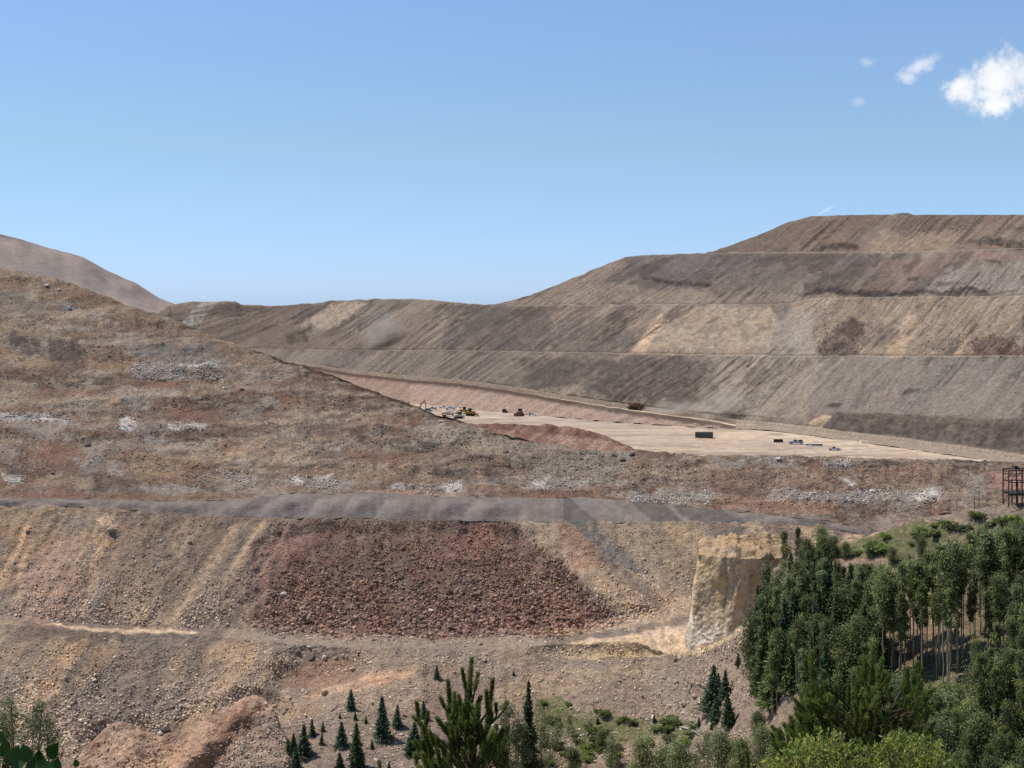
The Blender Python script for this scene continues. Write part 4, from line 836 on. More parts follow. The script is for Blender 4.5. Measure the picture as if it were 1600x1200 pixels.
while x < 1640:
    px = x+fr.uniform(-4, 4); tp = np.interp(px, [1212, 1235, 1285, 1340, 1400, 1460, 1500, 1560, 1640], [922, 886, 866, 876, 874, 846, 830, 816, 800])+abs(fr.gauss(0, 10))
    open_ = 1368 < px < 1512; y = fr.uniform(1020, 1085) if open_ else max(fr.uniform(925, 1000), tp+60)
    if open_ or fr.random() < .25: plant(TALL, px, y, y-tp, 'tall bare trunked aspen in the canopy row across the knoll', 'aspen', 'aspens of the canopy row')
    else: plant(ASP, px, y, y-tp, 'slim leafy aspen in the canopy row across the knoll', 'aspen', 'aspens of the canopy row')
    x += fr.uniform(4.5, 9)
for k in range(12):
    px = 1530+k*6.5+fr.uniform(-3, 3); y = fr.uniform(1170, 1200); plant(TALL, px, y, fr.uniform(150, 185), 'tall bare trunked aspen low at the right edge', 'aspen', 'aspens low at the right edge')
for px, y, hp_, la in [(1285,872,55,'round leafy tree standing first on the grassy knoll crest'),(1302,868,36,'small leafy tree right of the round one on the knoll crest'),(1320,872,32,'low bushy tree by the sandy track on the knoll crest'),(1265,888,40,'leafy tree in front of the round one on the knoll crest')]:
    plant(BSH, px, y, hp_, la, 'tree', 'leafy trees on the knoll crest', wx=1.5)
plant(DEN, 1199, 958, 84, 'dense dark conifer right against the yellow cliff', 'conifer'); plant(DEN, 1186, 1010, 70, 'dark conifer below the cliff, at the very edge of the forest', 'conifer')
for px, y, hp_, wx_ in [(1440,872,40,1.2),(1395,880,34,1.3),(1362,872,30,1.3)]:
    plant(BSH, px, y, hp_, 'low shrubby tree on the grass behind the forest canopy', 'tree', 'low trees on the knoll grass', wx=wx_)
# spruces in the hollow
for px, y, hp_, la in [
 (547,1108,34,'small spruce standing uppermost above the green hollow'), (556,1124,14,'tiny spruce just below the uppermost one'), (598,1157,72,'tallest full spruce of the upper hollow, casting shade to its right'), (621,1136,38,'medium spruce close on the right of the tallest one'), (489,1149,29,'small spruce at the left of the hollow, with a smaller one beside it'), (504,1144,18,'little spruce touching the left one in the hollow'), (476,1181,50,'slim tall spruce in the left row of the hollow'), (458,1171,26,'small spruce left of the slim one'), (503,1165,22,'small spruce alone right of the slim one'), (534,1167,41,'slim spruce in the middle of the hollow'), (558,1200,74,'tall broad spruce at the bottom of the hollow'), (581,1171,16,'tiny spruce right of the tall broad one'), (450,1195,42,'spruce at the lower left of the hollow'), (463,1212,46,'spruce cut by the bottom edge in the lower left of the hollow'), (530,1210,38,'spruce left of the tall broad one at the bottom'), (646,1177,48,'slim spruce just left of the big green pine'), (640,1182,26,'small spruce at the foot of the slim one by the green pine'), (654,1185,30,'small spruce half behind the big green pine'), (682,1060,22,'lone spruce standing on the bare ground above the dirt track'), (663,1122,28,'spruce peeping above the branches of the big green pine'), (572,1131,13,'tiny spruce on the green patch of the hollow'), (531,1122,9,'seedling spruce beside the green patch'), (607,1208,18,'small spruce on the bottom edge right of the tall broad one'),
 (1110,1112,76,'tall dark spruce left of the forest, tallest of its clump'), (1120,1080,30,'spruce behind the right shoulder of the tallest of the clump'), (1131,1092,48,'dark spruce on the right side of the clump by the forest'), (1117,1128,42,'bushy spruce in front of the tallest of the clump'), (1138,1137,58,'slim dark spruce lowest in the clump by the forest'), (935,1131,13,'tiny spruce on the grass in the middle of the valley'), (1022,1129,13,'tiny spruce at the edge of the stony slope'), (1055,1130,10,'seedling spruce right of the tiny one below the stony slope'), (1091,1136,16,'little spruce left below the spruce clump'), (1111,1140,13,'little spruce in front of the spruce clump'), (802,1056,9,'lone dark seedling on the bare slope above the tall spruce'), (1152,1040,20,'small spruce on the stony slope under the cliff')]:
    plant(SPR, px, y, hp_, la, 'spruce', 'spruces in the hollow' if px < 720 else 'spruces on the valley slope', wx=random.uniform(1.25, 1.75) if hp_ < 60 else random.uniform(1.1, 1.3)).rotation_euler.x = random.uniform(-.06, .06)
plant(DEN, 826, 1232, 170, 'very tall dark spruce rising beside the big green pine', 'spruce', wx=.72)
for px, y, hp_, la, pr, wx_ in [
 (18,1215,135,'wispy grey green aspen at the far left, in front of the stony slope',PALE,1.3), (50,1225,140,'wispy aspen second from the left edge of the slope',PALE,1.3), (82,1220,110,'smaller wispy aspen rightmost of the left group',PALE,1.3), (-5,1225,125,'wispy aspen cut by the left edge',PALE,1.3),
 (796,1235,150,'pale leafy aspen behind the big green pine on its right',PALE,1.4), (850,1220,110,'pale aspen right of the very tall spruce',PALE,1.3), (812,1245,120,'thin grey aspen at the foot of the very tall spruce',PALE,1.3),
 (1003,1232,95,'round dark green tree at the bottom of the valley',BSH,1.25), (1038,1235,80,'bushy tree right of the round one in the valley',BSH,1.2), (1065,1240,92,'bushy green tree in the middle of the valley row',BSH,1.2), (1100,1238,100,'pale bushy tree in the valley row',PALE,1.5), (1132,1230,98,'leafy tree below the spruce clump',BSH,1.2), (1160,1235,100,'leafy tree in front of the forest edge',BSH,1.2), (1190,1190,66,'grey green bushy tree at the forest foot',BSH,1.3), (1183,1150,45,'small leafy tree at the forest foot below the conifers',BSH,1.3), (1215,1245,100,'leafy tree left of the yellow green bush',BSH,1.2)]:
    plant(pr, px, y, hp_, la, 'tree', 'trees along the valley bottom', wx=wx_)
sr = random.Random(5)
for i in range(12):
    px, y = sr.uniform(785, 965), sr.uniform(1150, 1235)
    plant(PALE if i % 3 else BSH, px, y, sr.uniform(30, 62), 'small wispy tree among the brush right of the big green pine', 'tree', 'wispy trees beside the big pine', wx=1.5)
for i in range(46):
    px, y = sr.uniform(845, 1090), sr.uniform(1096, 1196)
    if y < 1096+max(0, px-850)*.16: y += 36
    plant(SHB, px, y, sr.uniform(6, 16), 'low green shrub on the grassy strip of the valley', 'shrub', 'shrubs of the grassy valley strip', wx=1.3)
for i in range(26):
    px = sr.uniform(1330, 1600); y = np.interp(px, [1330, 1400, 1480, 1600], [852, 836, 812, 800])+sr.uniform(0, 26)
    plant(SHB, px, y, sr.uniform(8, 16), 'low green shrub on the grassy crest of the knoll', 'shrub', 'shrubs of the knoll crest', wx=1.4)
for o in ALLP:                                            # prototypes are not part of the place
    for c in list(o.children): bpy.data.objects.remove(c)
    bpy.data.objects.remove(o)

# ------------------------------------------------------------------ dead wood
M_dead = plain_mat('dead_wood', '#b5aa9c', .9, .2, 3.); M_dkwood = plain_mat('old_timber', '#5d4c3f', .9, .3, 3.)
def log(px0, py0, px1, py1, wpx, mat, label, surf='ground', branches=True):
    a = at(SURF[surf], px0, py0); b = at(SURF[surf], px1, py1); r_ = wpx/F*a.y/2
    up_ = Vector((0, 0, r_*1.1)); mid = (a+b)/2+up_*1.6
    mb = MB().tube([a+up_, (a*2+b)/3+up_*1.3, mid, b+up_], [r_, r_*.9, r_*.8, r_*.4], 7)
    if branches:
        for k in range(3):
            p = a.lerp(b, .35+.2*k)+up_; q = p+Vector((random.uniform(-.8, .8), random.uniform(-.8, .3), random.uniform(.6, 1.6)))*r_*6; mb.tube([p, q], [r_*.4, r_*.12], 5)
    return tag(mb.build('fallen_log', mat, None, True), label, 'log', 'fallen trunks on the slopes')
log(1076,1082,1083,1069,3.5,M_dead,'short white trunk lying upright on the slope left of the forest'); log(1060,1136,1092,1146,2.4,M_dead,'long grey trunk lying along the grass edge below the stony slope'); log(1068,1138,1098,1152,2.2,M_dead,'thin grey trunk just below the long one')
log(1138,1012,1144,1020,3.5,M_dead,'short white stump log just under the cliff'); log(1053,1034,1056,1030,4,M_dead,'small white log end where the sandy road dips away'); log(442,1116,447,1108,3,M_dead,'white stick of wood standing left of the hollow'); log(516,1112,532,1100,2.4,M_dead,'bare branchy snag under the uppermost spruce'); log(566,1116,576,1106,2.2,M_dead,'pale fallen branch on the green patch of the hollow'); log(1158,1092,1182,1078,3,M_dead,'grey dead trunk leaning at the forest edge'); log(860,1206,876,1192,2.6,M_dead,'pale dead trunk at the bottom by the tall spruce'); log(950,1206,972,1194,3,M_dead,'white fallen log low in the middle of the valley')
log(1466,799,1486,803,3.5,M_dkwood,'dark broken timber lying on the bank above the forest', branches=False)
p0 = at(SURF['ground'], 1466, 816)
mb = MB()
for k in range(26):
    q = p0+Vector((random.uniform(-4.5, 4.5), random.uniform(-1.5, 1.5), random.uniform(.2, 1.2))); a = random.uniform(0, 3.14); L_ = random.uniform(1, 2.8)
    v_ = Vector((math.cos(a), math.sin(a)*.4, random.uniform(-.35, .6)))*L_; mb.tube([q-v_*.5, q, q+v_*.5], [.09, .11, .05], 5); mb.tube([p0+Vector((0, 0, .1)), q], [.05, .06], 5)
tag(mb.build('brush_pile', M_dead, None, True), 'heap of bleached dead branches on the knoll crest', 'brush pile')
for px, y, hp_, tl, la in [(1523,783,15,.4,'short rusty post on the bank beside a taller pole'), (1528.5,782,30,.0,'tall thin pole standing right of the short post')]:
    p = at(SURF['ground'], px, y); H_ = hp_/F*p.y; r_ = .12 if tl else .09
    e = empty('pole', p, 0, la, 'pole'); MB().tube([(0, 0, -.4), (0, 0, H_*.5), (.02, 0, H_)], [r_*1.2, r_, r_*.8], 8).build('shaft', M_dkwood, e)
    MB().tube([(0, 0, H_-.02), (0, 0, H_+.16)], [r_*1.3, r_*.5], 8).build('cap', M_dkwood, e)
# timber headframe at the right edge
M_rust = plain_mat('rusted_steel', '#5a4238', .85, .35, 1.2); M_dark = plain_mat('dark_metal', '#2f2b29', .6, .3, 1.5)
p = at(SURF['ground'], 1600, 789); e = empty('headframe', p, 0, 'rusty open mine headframe of posts, beams and braces at the right edge', 'headframe')
u_ = p.y/F; H_ = 58*u_
def hx_(q): return (q-1600)*u_
for yy in (0, 5.):
    for q, hh in ((1577, 55), (1591, 38), (1598, 57), (1622, 57), (1644, 55)):
        MB().box(hx_(q)-.16, hx_(q)+.16, yy-.16, yy+.16, -.5, hh*u_).build('post', M_rust, e)
    for z_, th in ((55, .14), (46, .10), (36, .14), (17, .3)):
        MB().box(hx_(1577)+.17, hx_(1644)-.17, yy-.1-.004*z_, yy+.1+.004*z_, z_*u_-th, z_*u_+th).build('beam', M_rust if z_ > 20 else M_dark, e)
    for a, b in (((1577, 36), (1598, 55)), ((1598, 36), (1578, 54)), ((1600, 18), (1622, 55)), ((1622, 18), (1600, 54)), ((1578, 2), (1585, 16))):
        MB().tube([(hx_(a[0]), yy-.2, a[1]*u_), (hx_(b[0]), yy-.2, b[1]*u_)], .07, 5).build('brace', M_rust, e)
for q in (1577, 1598, 1622, 1644):
    for z_ in (55, 17): MB().box(hx_(q)-.1, hx_(q)+.1, .17, 4.83, z_*u_-.1, z_*u_+.1).build('cross_beam', M_rust, e)
MB().box(hx_(1580), hx_(1642), .4, 4.6, 17*u_+.32, 17*u_+.42).build('deck', M_dark, e)
MB().prism([(hx_(1588), 55*u_+.16), (hx_(1596), 55*u_+.16), (hx_(1595), 55*u_+1.), (hx_(1590), 55*u_+1.2)], 1.5, 3.5).build('sheave_box', M_dark, e)

# ------------------------------------------------------------------ vehicles and gear on the pad
M_white = plain_mat('white_paint', '#dcdad4', .4, .06, 1.); M_silver = plain_mat('silver_paint', '#a9adb2', .35, .08, 1., .3); M_glass = plain_mat('dark_glass', '#20252a', .15, .1, 1.)
M_tyre = plain_mat('tyre_rubber', '#24221f', .9, .2, 2.); M_yel = plain_mat('machine_yellow', '#b5853f', .6, .25, .8); M_tan = plain_mat('dusty_body', '#6e4d3a', .8, .3, .8); M_olive = plain_mat('olive_steel', '#5a584a', .7, .2, .8); M_blue = plain_mat('pale_blue_paint', '#8fa3b8', .4, .1, 1.); M_black = plain_mat('black_poly', '#1c1b1b', .5, .2, 1.); M_cream = plain_mat('cream_paint', '#cfc4ac', .6, .12, .8); M_teal = plain_mat('teal_paint', '#6f8f86', .5, .1, .8); M_orange = plain_mat('orange_paint', '#9c5a33', .7, .2, .8)
def wheel(par, x, y, r, w, hub=None):
    o = MB().cyl_y(x, r, r, y-w/2, y+w/2, 18).build('wheel', M_tyre, par, bevel=.05*r); MB().cyl_y(x, r, r*.5, y-w/2-.02, y+w/2+.02, 12).build('rim', hub or M_silver, o); return o
def pickup(px, py, rz, paint, label, load=None, s=1.0):
    p = at(SURF['pad'], px, py); e = empty('pickup_truck', p, rz, label, 'pickup', 'light trucks on the pad'); e.scale = (s, s, s)
    MB().prism([(-2.8,.45),(2.75,.45),(2.85,.8),(2.75,1.12),(1.2,1.2),(-.55,1.2),(-.6,.85),(-2.8,.85)], -.95, .95).build('body', paint, e, bevel=.06)
    MB().prism([(-.5,1.2),(1.25,1.2),(.75,1.88),(-.42,1.9)], -.82, .82).build('cab', paint, e, bevel=.08)
    for y0, y1 in ((-.85, -.825), (.825, .85)): MB().prism([(-.38,1.26),(1.02,1.26),(.66,1.76),(-.34,1.78)], y0, y1).build('side_window', M_glass, e)
    MB().add([(1.235,-.72,1.26),(1.235,.72,1.26),(.80,.66,1.84),(.80,-.66,1.84)], [(0,1,2,3)]).build('windscreen', M_glass, e)
    for y in (-.92, .82): MB().box(-2.8, -.62, y, y+.1, .851, 1.18).build('bed_side', paint, e)
    MB().box(-2.8, -2.7, -.81, .81, .851, 1.17).build('tailgate', paint, e)
    for y in (-.65, .65): MB().box(2.8, 2.9, y-.18, y+.18, .8, .98).build('headlight', M_cream, e)
    MB().box(2.82, 2.95, -.9, .9, .45, .62).build('bumper', M_dark, e)
    for x in (-1.75, 1.8):
        for y in (-.83, .83): wheel(e, x, y, .4, .28)
    if load: MB().box(-2.5, -.8, -.75, .75, .87, 1.75, .12, .1).build('tool_box', load, e, bevel=.05)
    return e
def haul_truck(px, py, rz, label, surf='pad', s=1.0, off=0):
    p = at(SURF[surf], px, py); e = empty('haul_truck', p+Vector((0, 0, off)), rz, label, 'dump truck'); e.scale = (s, s, s)
    MB().box(-5, 5.2, -1.6, 1.6, 1.5, 2.6).build('chassis', M_tan, e, bevel=.1)
    MB().prism([(-6.9,3.3),(-6.2,2.9),(2.2,2.65),(3.0,5.0),(6.9,5.3),(6.9,5.55),(2.6,5.4),(1.9,4.6),(-6.9,4.5)], -3.4, 3.4).build('dump_bed', M_tan, e, bevel=.08)
    MB().prism([(-6.3,4.51),(-3,5.3),(0,5.5),(1.8,4.65)], -3.0, 3.0).build('load', M_tan, e)
    MB().box(3.2, 6.4, -3.2, 3.2, 2.7, 3.5).build('deck', M_cream, e, bevel=.05)
    c = MB().box(3.4, 5.6, .4, 2.6, 3.51, 4.98, .1, .1).build('cab', M_yel, e, bevel=.1); MB().box(5.56, 5.66, .65, 2.35, 4.0, 4.8).build('windscreen', M_glass, c)
    MB().box(6.0, 6.5, -1.6, 1.6, 1.2, 2.68).build('radiator', M_dark, e)
    for y in (-2.2, 2.2): MB().box(6.4, 6.55, y-.35, y+.35, 2.8, 3.2).build('headlight', M_white, e)
    for x, ys in ((3.7, (-2.7, 2.7)), (-3.4, (-2.9, -1.75, 1.75, 2.9))):
        for y in ys: wheel(e, x, y, 1.65, 1.05, M_tan)
    MB().tube([(6.45, -2.9, 1.2), (6.45, -2.9, 3.5)], .06, 5).build('ladder', M_yel, e)
    return e
def loader(px, py, rz, label, paint=M_yel, s=1.0, blade=True):
    p = at(SURF['pad'], px, py); e = empty('bulldozer' if blade else 'wheel_loader', p, rz, label, 'bulldozer' if blade else 'loader', 'yellow machines on the pad'); e.scale = (s, s, s)
    MB().prism([(-2.6,1.1),(2.2,1.1),(2.4,1.5),(2.3,2.3),(.3,2.45),(-2.6,2.2)], -1.0, 1.0).build('body', paint, e, bevel=.08)
    c = MB().box(-1.5, .25, -.9, .9, 2.46, 4.0, .12, .08).build('cab', M_dark, e, bevel=.05); MB().box(-1.45, .2, -.95, .95, 4.01, 4.14).build('roof', M_cream, c); MB().box(.14, .2, -.7, .7, 2.8, 3.7).build('windscreen', M_glass, c)
    MB().tube([(1.4, .5, 2.3), (1.4, .5, 3.3)], .09, 8).build('exhaust', M_dark, e)
    if blade:
        for y in (-1.45, 1.45):
            t = MB(); out = [(-2.3+.0,.15),(1.9,.1),(2.5,.55),(2.2,1.05),(-2.2,1.1),(-2.8,.6)]; t.prism(out, y-.35, y+.35).build('track', M_tyre, e, bevel=.06)
            MB().box(.5, 3.2, y-.1 if y > 0 else y-.05, y+.05 if y > 0 else y+.1, .62, .85).build('push_arm', paint, e)
        MB().prism([(3.2,.05),(3.55,.0),(3.35,.8),(3.5,1.6),(3.25,1.6),(3.1,.8)], -2.1, 2.1).build('blade', paint, e)
        MB().prism([(-2.7,1.2),(-3.7,1.5),(-3.9,.3),(-3.6,.3),(-3.45,1.15),(-2.7,.9)], -.3, .3).build('ripper', M_dark, e)
    else:
        for x in (-1.7, 1.6):
            for y in (-1.3, 1.3): wheel(e, x, y, .85, .6)
        for y in (-.6, .6): MB().tube([(1.5, y, 2.2), (2.8, y, 2.0), (3.8, y, .9)], .16, 6).build('lift_arm', paint, e)
        MB().prism([(3.6,.1),(4.9,.1),(5.0,.25),(4.0,.4),(3.95,1.4),(3.7,1.5)], -1.5, 1.5).build('bucket', M_tan, e)
    return e
def excavator(px, py, rz, label, s=1.0):
    p = at(SURF['pad'], px, py); e = empty('excavator', p, rz, label, 'excavator'); e.scale = (s, s, s)
    for y in (-1.4, 1.4): MB().prism([(-2.2,.1),(2.2,.1),(2.6,.55),(2.2,1.0),(-2.2,1.0),(-2.6,.55)], y-.35, y+.35).build('track', M_tyre, e, bevel=.05)
    MB().tube([(0, 0, .6), (0, 0, 1.2)], .9, 14).build('turntable', M_dark, e)
    MB().box(-3.0, 1.6, -1.45, 1.45, 1.21, 2.5, .1, .05).build('body', M_orange, e, bevel=.1); c = MB().box(.3, 1.9, .55, 1.5, 2.51, 3.6, .1, .05).build('cab', M_dark, e); MB().box(1.86, 1.93, .65, 1.4, 2.7, 3.4).build('windscreen', M_glass, c)
    MB().box(-3.3, -2.8, -1.3, 1.3, 1.3, 2.3).build('counterweight', M_dark, e)
    MB().tube([(1.2, -.2, 2.2), (2.6, -.2, 5.6), (4.6, -.2, 7.6)], [.42, .45, .3], 6).build('boom', M_orange, e)
    MB().tube([(4.3, -.2, 8.0), (5.1, -.2, 5.6), (5.3, -.2, 3.0)], [.28, .34, .22], 6).build('stick', M_orange, e)
    MB().prism([(5.0,3.0),(5.7,2.9),(5.9,2.1),(5.2,1.7),(4.6,2.2),(5.1,2.4)], -.8, .4).build('bucket', M_dark, e)
    return e
def tank_truck(px, py, rz, label, paint, s=1.0):
    p = at(SURF['pad'], px, py); e = empty('water_truck', p, rz, label, 'water truck'); e.scale = (s, s, s)
    MB().box(-4.2, 4, -.9, .9, .9, 1.3).build('chassis', M_dark, e); MB().tube([(-4.1, 0, 2.4), (-4.0, 0, 2.4), (1.6, 0, 2.4), (1.7, 0, 2.4)], [.9, 1.15, 1.15, .9], 18).build('tank', paint, e, True)
    c = MB().prism([(2.0,1.31),(4.4,1.31),(4.4,2.2),(3.9,3.2),(2.0,3.2)], -1.15, 1.15).build('cab', M_white, e, bevel=.08); MB().add([(4.43,-.95,2.25),(4.43,.95,2.25),(3.98,.9,3.1),(3.98,-.9,3.1)], [(0,1,2,3)]).build('windscreen', M_glass, c)
    for x in (-3.2, -2, 3.1):
        for y in (-1., 1.): wheel(e, x, y, .55, .4)
    MB().tube([(-1, 0, 3.5), (-1, 0, 3.75)], .35, 10).build('hatch', M_dark, e)
    return e
def container(px, py, rz, L_, W_, H_, mat, label, name='shipping_container', cat='container', rib=True, pipes=0):
    p = at(SURF['pad'], px, py); e = empty(name, p, rz, label, cat)
    mb = MB().box(-L_/2, L_/2, -W_/2, W_/2, .12, H_)
    n_ = int(L_/.5)
    if rib:
        for k in range(n_): x = -L_/2+.25+k*.5; mb.box(x-.12, x+.12, -W_/2-.05, -W_/2-.003, .3, H_-.2); mb.box(x-.12, x+.12, W_/2+.003, W_/2+.05, .3, H_-.2)
    mb.build('body', mat, e)
    MB().box(-L_/2-.06, L_/2+.06, -W_/2-.07, W_/2+.07, H_+.004, H_+.12).build('roof', mat, e)
    for x in (-L_/2+.1, L_/2-.1):
        for y in (-W_/2+.1, W_/2-.1): MB().box(x-.14, x+.14, y-.14, y+.14, 0, .118).build('foot', M_dark, e)
    for y in (-W_/4, W_/4): MB().box(L_/2+.004, L_/2+.07, y-W_/4+.06, y+W_/4-.06, .25, H_-.12).build('door', mat, e)
    return e
haul_truck(991, 640, R(172), 'loaded brown haul truck climbing the ramp ahead of its dust', 'wall', .86, .2)
container(1100, 684, R(-4), 10.3, 3.0, 3.3, M_olive, 'long dark olive container alone in the middle of the pad'); container(1217, 691, R(-5), 5.2, 1.6, 1.6, M_black, 'small black bin left of the pale blue truck', 'waste_bin', 'bin')
pickup(1246, 694, R(168), M_blue, 'pale blue work truck with a black load on the pad', M_black, 1.45); pickup(1305, 704, R(160), M_silver, 'silver pickup, rightmost vehicle on the pad', None, 1.12)
p = at(SURF['pad'], 1271, 697); e = empty('pipe_stack', p, R(-5), 'row of grey pipes lying between the blue truck and the silver pickup', 'pipes', None)
for k, (y, z) in enumerate([(-.6,.3),(0,.3),(.6,.3),(-.3,.82),(.3,.82)]):
    MB().tube([(-4.6, y, z), (4.6, y, z)], .29, 12).build('pipe', M_silver if k < 3 else M_dark, e, True)
for x in (-2.5, 2.5): MB().box(x-.1, x+.1, -1.0, 1.0, -.1, .008).build('sleeper', M_dkwood, e)
excavator(654, 645, R(10), 'orange excavator with raised boom at the left of the parked machines', 1.15)
pickup(666, 643, R(15), M_teal, 'pale teal pickup in front of the excavator', None, 1.15); pickup(678, 640, R(190), M_silver, 'grey pickup behind the teal one in the parked row', None, 1.1); pickup(691, 638, R(10), M_white, 'white pickup at the back of the parked row', None, 1.15); pickup(704, 640, R(175), M_white, 'white van bodied pickup right of the other white one', M_white, 1.3)
tank_truck(700, 650, R(5), 'cream water truck in the middle of the parked row', M_cream, 1.05); loader(716, 654, R(200), 'cream and brown bulldozer at the front of the parked row', M_cream, 1.15); loader(697, 658, R(20), 'dark dusty wheel loader half hidden by the rubble crest', M_tan, 1.1, False)
loader(737, 650, R(-8), 'yellow bulldozer at the right end of the parked row', M_yel, 1.35); loader(724, 646, R(185), 'yellow wheel loader behind the bulldozer at the row end', M_yel, 1.2, False)
loader(813, 650, R(250), 'brown bulldozer alone by the red bank', M_tan, 1.3); pickup(832, 650, R(-6), M_white, 'white pickup right of the lone brown bulldozer', M_black, 1.05)
p = at(SURF['pad'], 788, 645); e = empty('light_plant', p, 0, 'small dark light plant trailer by the foot of the red bank', 'light plant')
MB().box(-1.6, 1.6, -.9, .9, .7, 2.6, .1, .1).build('body', M_dark, e, bevel=.1); MB().tube([(0, 0, 2.6), (0, 0, 4.6)], .1, 8).build('mast', M_silver, e); MB().box(-.8, .8, -.2, .2, 4.3, 4.9).build('lamp_head', M_cream, e)
for x in (-.9, .9):
    for y in (-.95, .95): wheel(e, x, y, .4, .25)

# ------------------------------------------------------------------ plants close to the viewpoint
M_pn = leaf_mat('pine_needle', .4, .5, 1.2); M_twig = plain_mat('orange_twig', '#7a4d2a', .8, .3, 20.)
def near_pt(px, py, D): return Vector(((px-800)/F*D, D, CZ-(py-HY)/F*D))
def near_pine(name, D, top, cands, fill, colr, label, seed, spread):
    rr = np.random.default_rng(seed); t = near_pt(*top, D); gz = near_z(t.x, D)-.1
    e = empty(name, (t.x, D, gz), 0, label, 'pine tree'); o = np.array([t.x, D, gz]); hh = t.z-gz
    mb = MB().tube([(0, 0, -.2), (.03, .02, hh*.5), (0, 0, hh*.93)], [.11, .075, .02], 9); tw = MB()
    NP, NU, NC_ = [], [], []
    def candle(a, b, rad, dens=1.):
        a, b = np.array(a), np.array(b); ax = b-a; L_ = np.linalg.norm(ax); ax /= L_
        n_ = int(L_*2600*dens); q = rr.random(n_); rd = unit(n_, rr); rd -= (rd@ax)[:, None]*ax; rd /= np.linalg.norm(rd, axis=1, keepdims=True)
        dr = rd*.62+ax*rr.uniform(.5, 1.2, (n_, 1)); dr /= np.linalg.norm(dr, axis=1, keepdims=True)
        l = rad*1.25*rr.uniform(.8, 1.12, n_)*(1-.3*q**4); s0 = a+ax*(L_*q)[:, None]
        NP.append(s0+dr*l[:, None]*.5); NU.append(np.concatenate([dr*l[:, None]*.5, ], 1)); cc = lin(colr[rr.integers(len(colr))])*rr.uniform(.8, 1.25)
        NC_.append(cc[None]*rr.uniform(.6, 1.4, (n_, 1)))
        tw.tube([tuple(a), tuple(a*.3+b*.7)], [.010, .006], 5)
    for (bx, by, tx, ty, dd, rp) in cands:
        a = np.array(near_pt(bx, by, D+dd))-o; b = np.array(near_pt(tx, ty, D+dd*.9))-o
        candle(a, b, rp/F*D)
        mb.tube([(0, 0, a[2]-.8*abs(a[0])-.05), tuple(a*np.array([.55, .55, 1])-np.array([0, 0, .25*abs(a[0])+.08])), tuple(a)], [.016, .012, .008], 6, False)
    for (px, py, sx, sy, n_) in fill:
        for k in range(n_):
            x, y, dd = px+rr.uniform(-sx, sx), py+rr.uniform(-sy, sy), rr.uniform(-spread, spread)
            a = np.array(near_pt(x, y, D+dd))-o; L_ = rr.uniform(.10, .20)
            b = a+np.array([a[0]*.5*L_+rr.normal(0, .05), dd*.3*L_+rr.normal(0, .05), L_])
            candle(a, b, .045*rr.uniform(.9, 1.15), .9)
            if k % 2 == 0: mb.tube([(0, 0, a[2]-.85*math.hypot(a[0], a[1])-.06), tuple(a*np.array([.55, .55, 1])-np.array([0, 0, .25*abs(a[0])+.08])), tuple(a)], [.012, .009, .006], 5, False)
    # the lower tree, below the frame
    for k in range(150):
        q = rr.uniform(.12, .8); z = hh*q*.9; L_ = (1-q)*1.1+.12; an = rr.uniform(0, 6.28)
        if z > hh-(1215-top[1])/F*D: continue
        b = np.array([L_*math.cos(an), L_*math.sin(an), z+.25*L_]); mb.tube([(0, 0, z), tuple(b*np.array([.6, .6, 1])-np.array([0, 0, .06])), tuple(b)], [.03, .02, .01], 5, False); candle(b, b+np.array([.1*math.cos(an), .1*math.sin(an), .16]), .05, .5)
    P = np.concatenate(NP); U = np.concatenate(NU); a = np.linalg.norm(U, axis=1); U = U/a[:, None]; C = np.concatenate(NC_)
    N_ = np.cross(U, unit(len(P), rr)); N_ /= np.linalg.norm(N_, axis=1, keepdims=True)
    V, Fc = quads(P, N_, U, a, np.full(len(P), .0022))
    mb.build('trunk', M_bark_d, e, True); tag(tw.build('twig', M_twig, e, True), kind='stuff'); mesh_np('needles', V, Fc, M_pn, np.repeat(C, 4, 0), False, e)
    return e
PG = ['#6f7a38', '#66743a', '#7c8442', '#5b6a34']; PD = ['#677238', '#6f7a3c', '#5c6934']  # PD: needles darkened to paint in the right pine's shade
near_pine('pine_tree', 14.0, (736, 1030), [
  (733,1085,737,1030,0,7.5), (735,1120,734,1080,0,8.5), (735,1160,735,1115,0,9), (728,1078,722,1045,.1,6), (741,1082,747,1052,-.1,6), (704,1110,700,1064,.1,7), (708,1118,710,1082,-.2,6.5), (706,1140,702,1105,0,8), (696,1108,688,1090,-.1,6),
  (765,1105,770,1062,.1,7), (762,1112,760,1080,-.1,6.5), (765,1135,763,1105,0,8), (786,1112,792,1097,-.1,6.5), (776,1118,775,1100,.1,6), (656,1135,651,1098,.15,7), (662,1135,646,1120,-.1,6.5), (664,1140,669,1113,.1,6.5), (668,1165,660,1135,0,8), (672,1185,671,1155,0,8), (748,1125,747,1102,.2,7), (722,1128,718,1108,.2,7), (780,1165,786,1140,0,7), (652,1200,648,1178,0,7), (595,1215,592,1189,0,6)],
  [(735,1160,36,38,56), (680,1188,22,22,18), (775,1178,16,22,14), (730,1207,62,16,36), (735,1125,14,20,14)], PG, 'big green pine top with upright candles in the bottom middle', 401, .5)
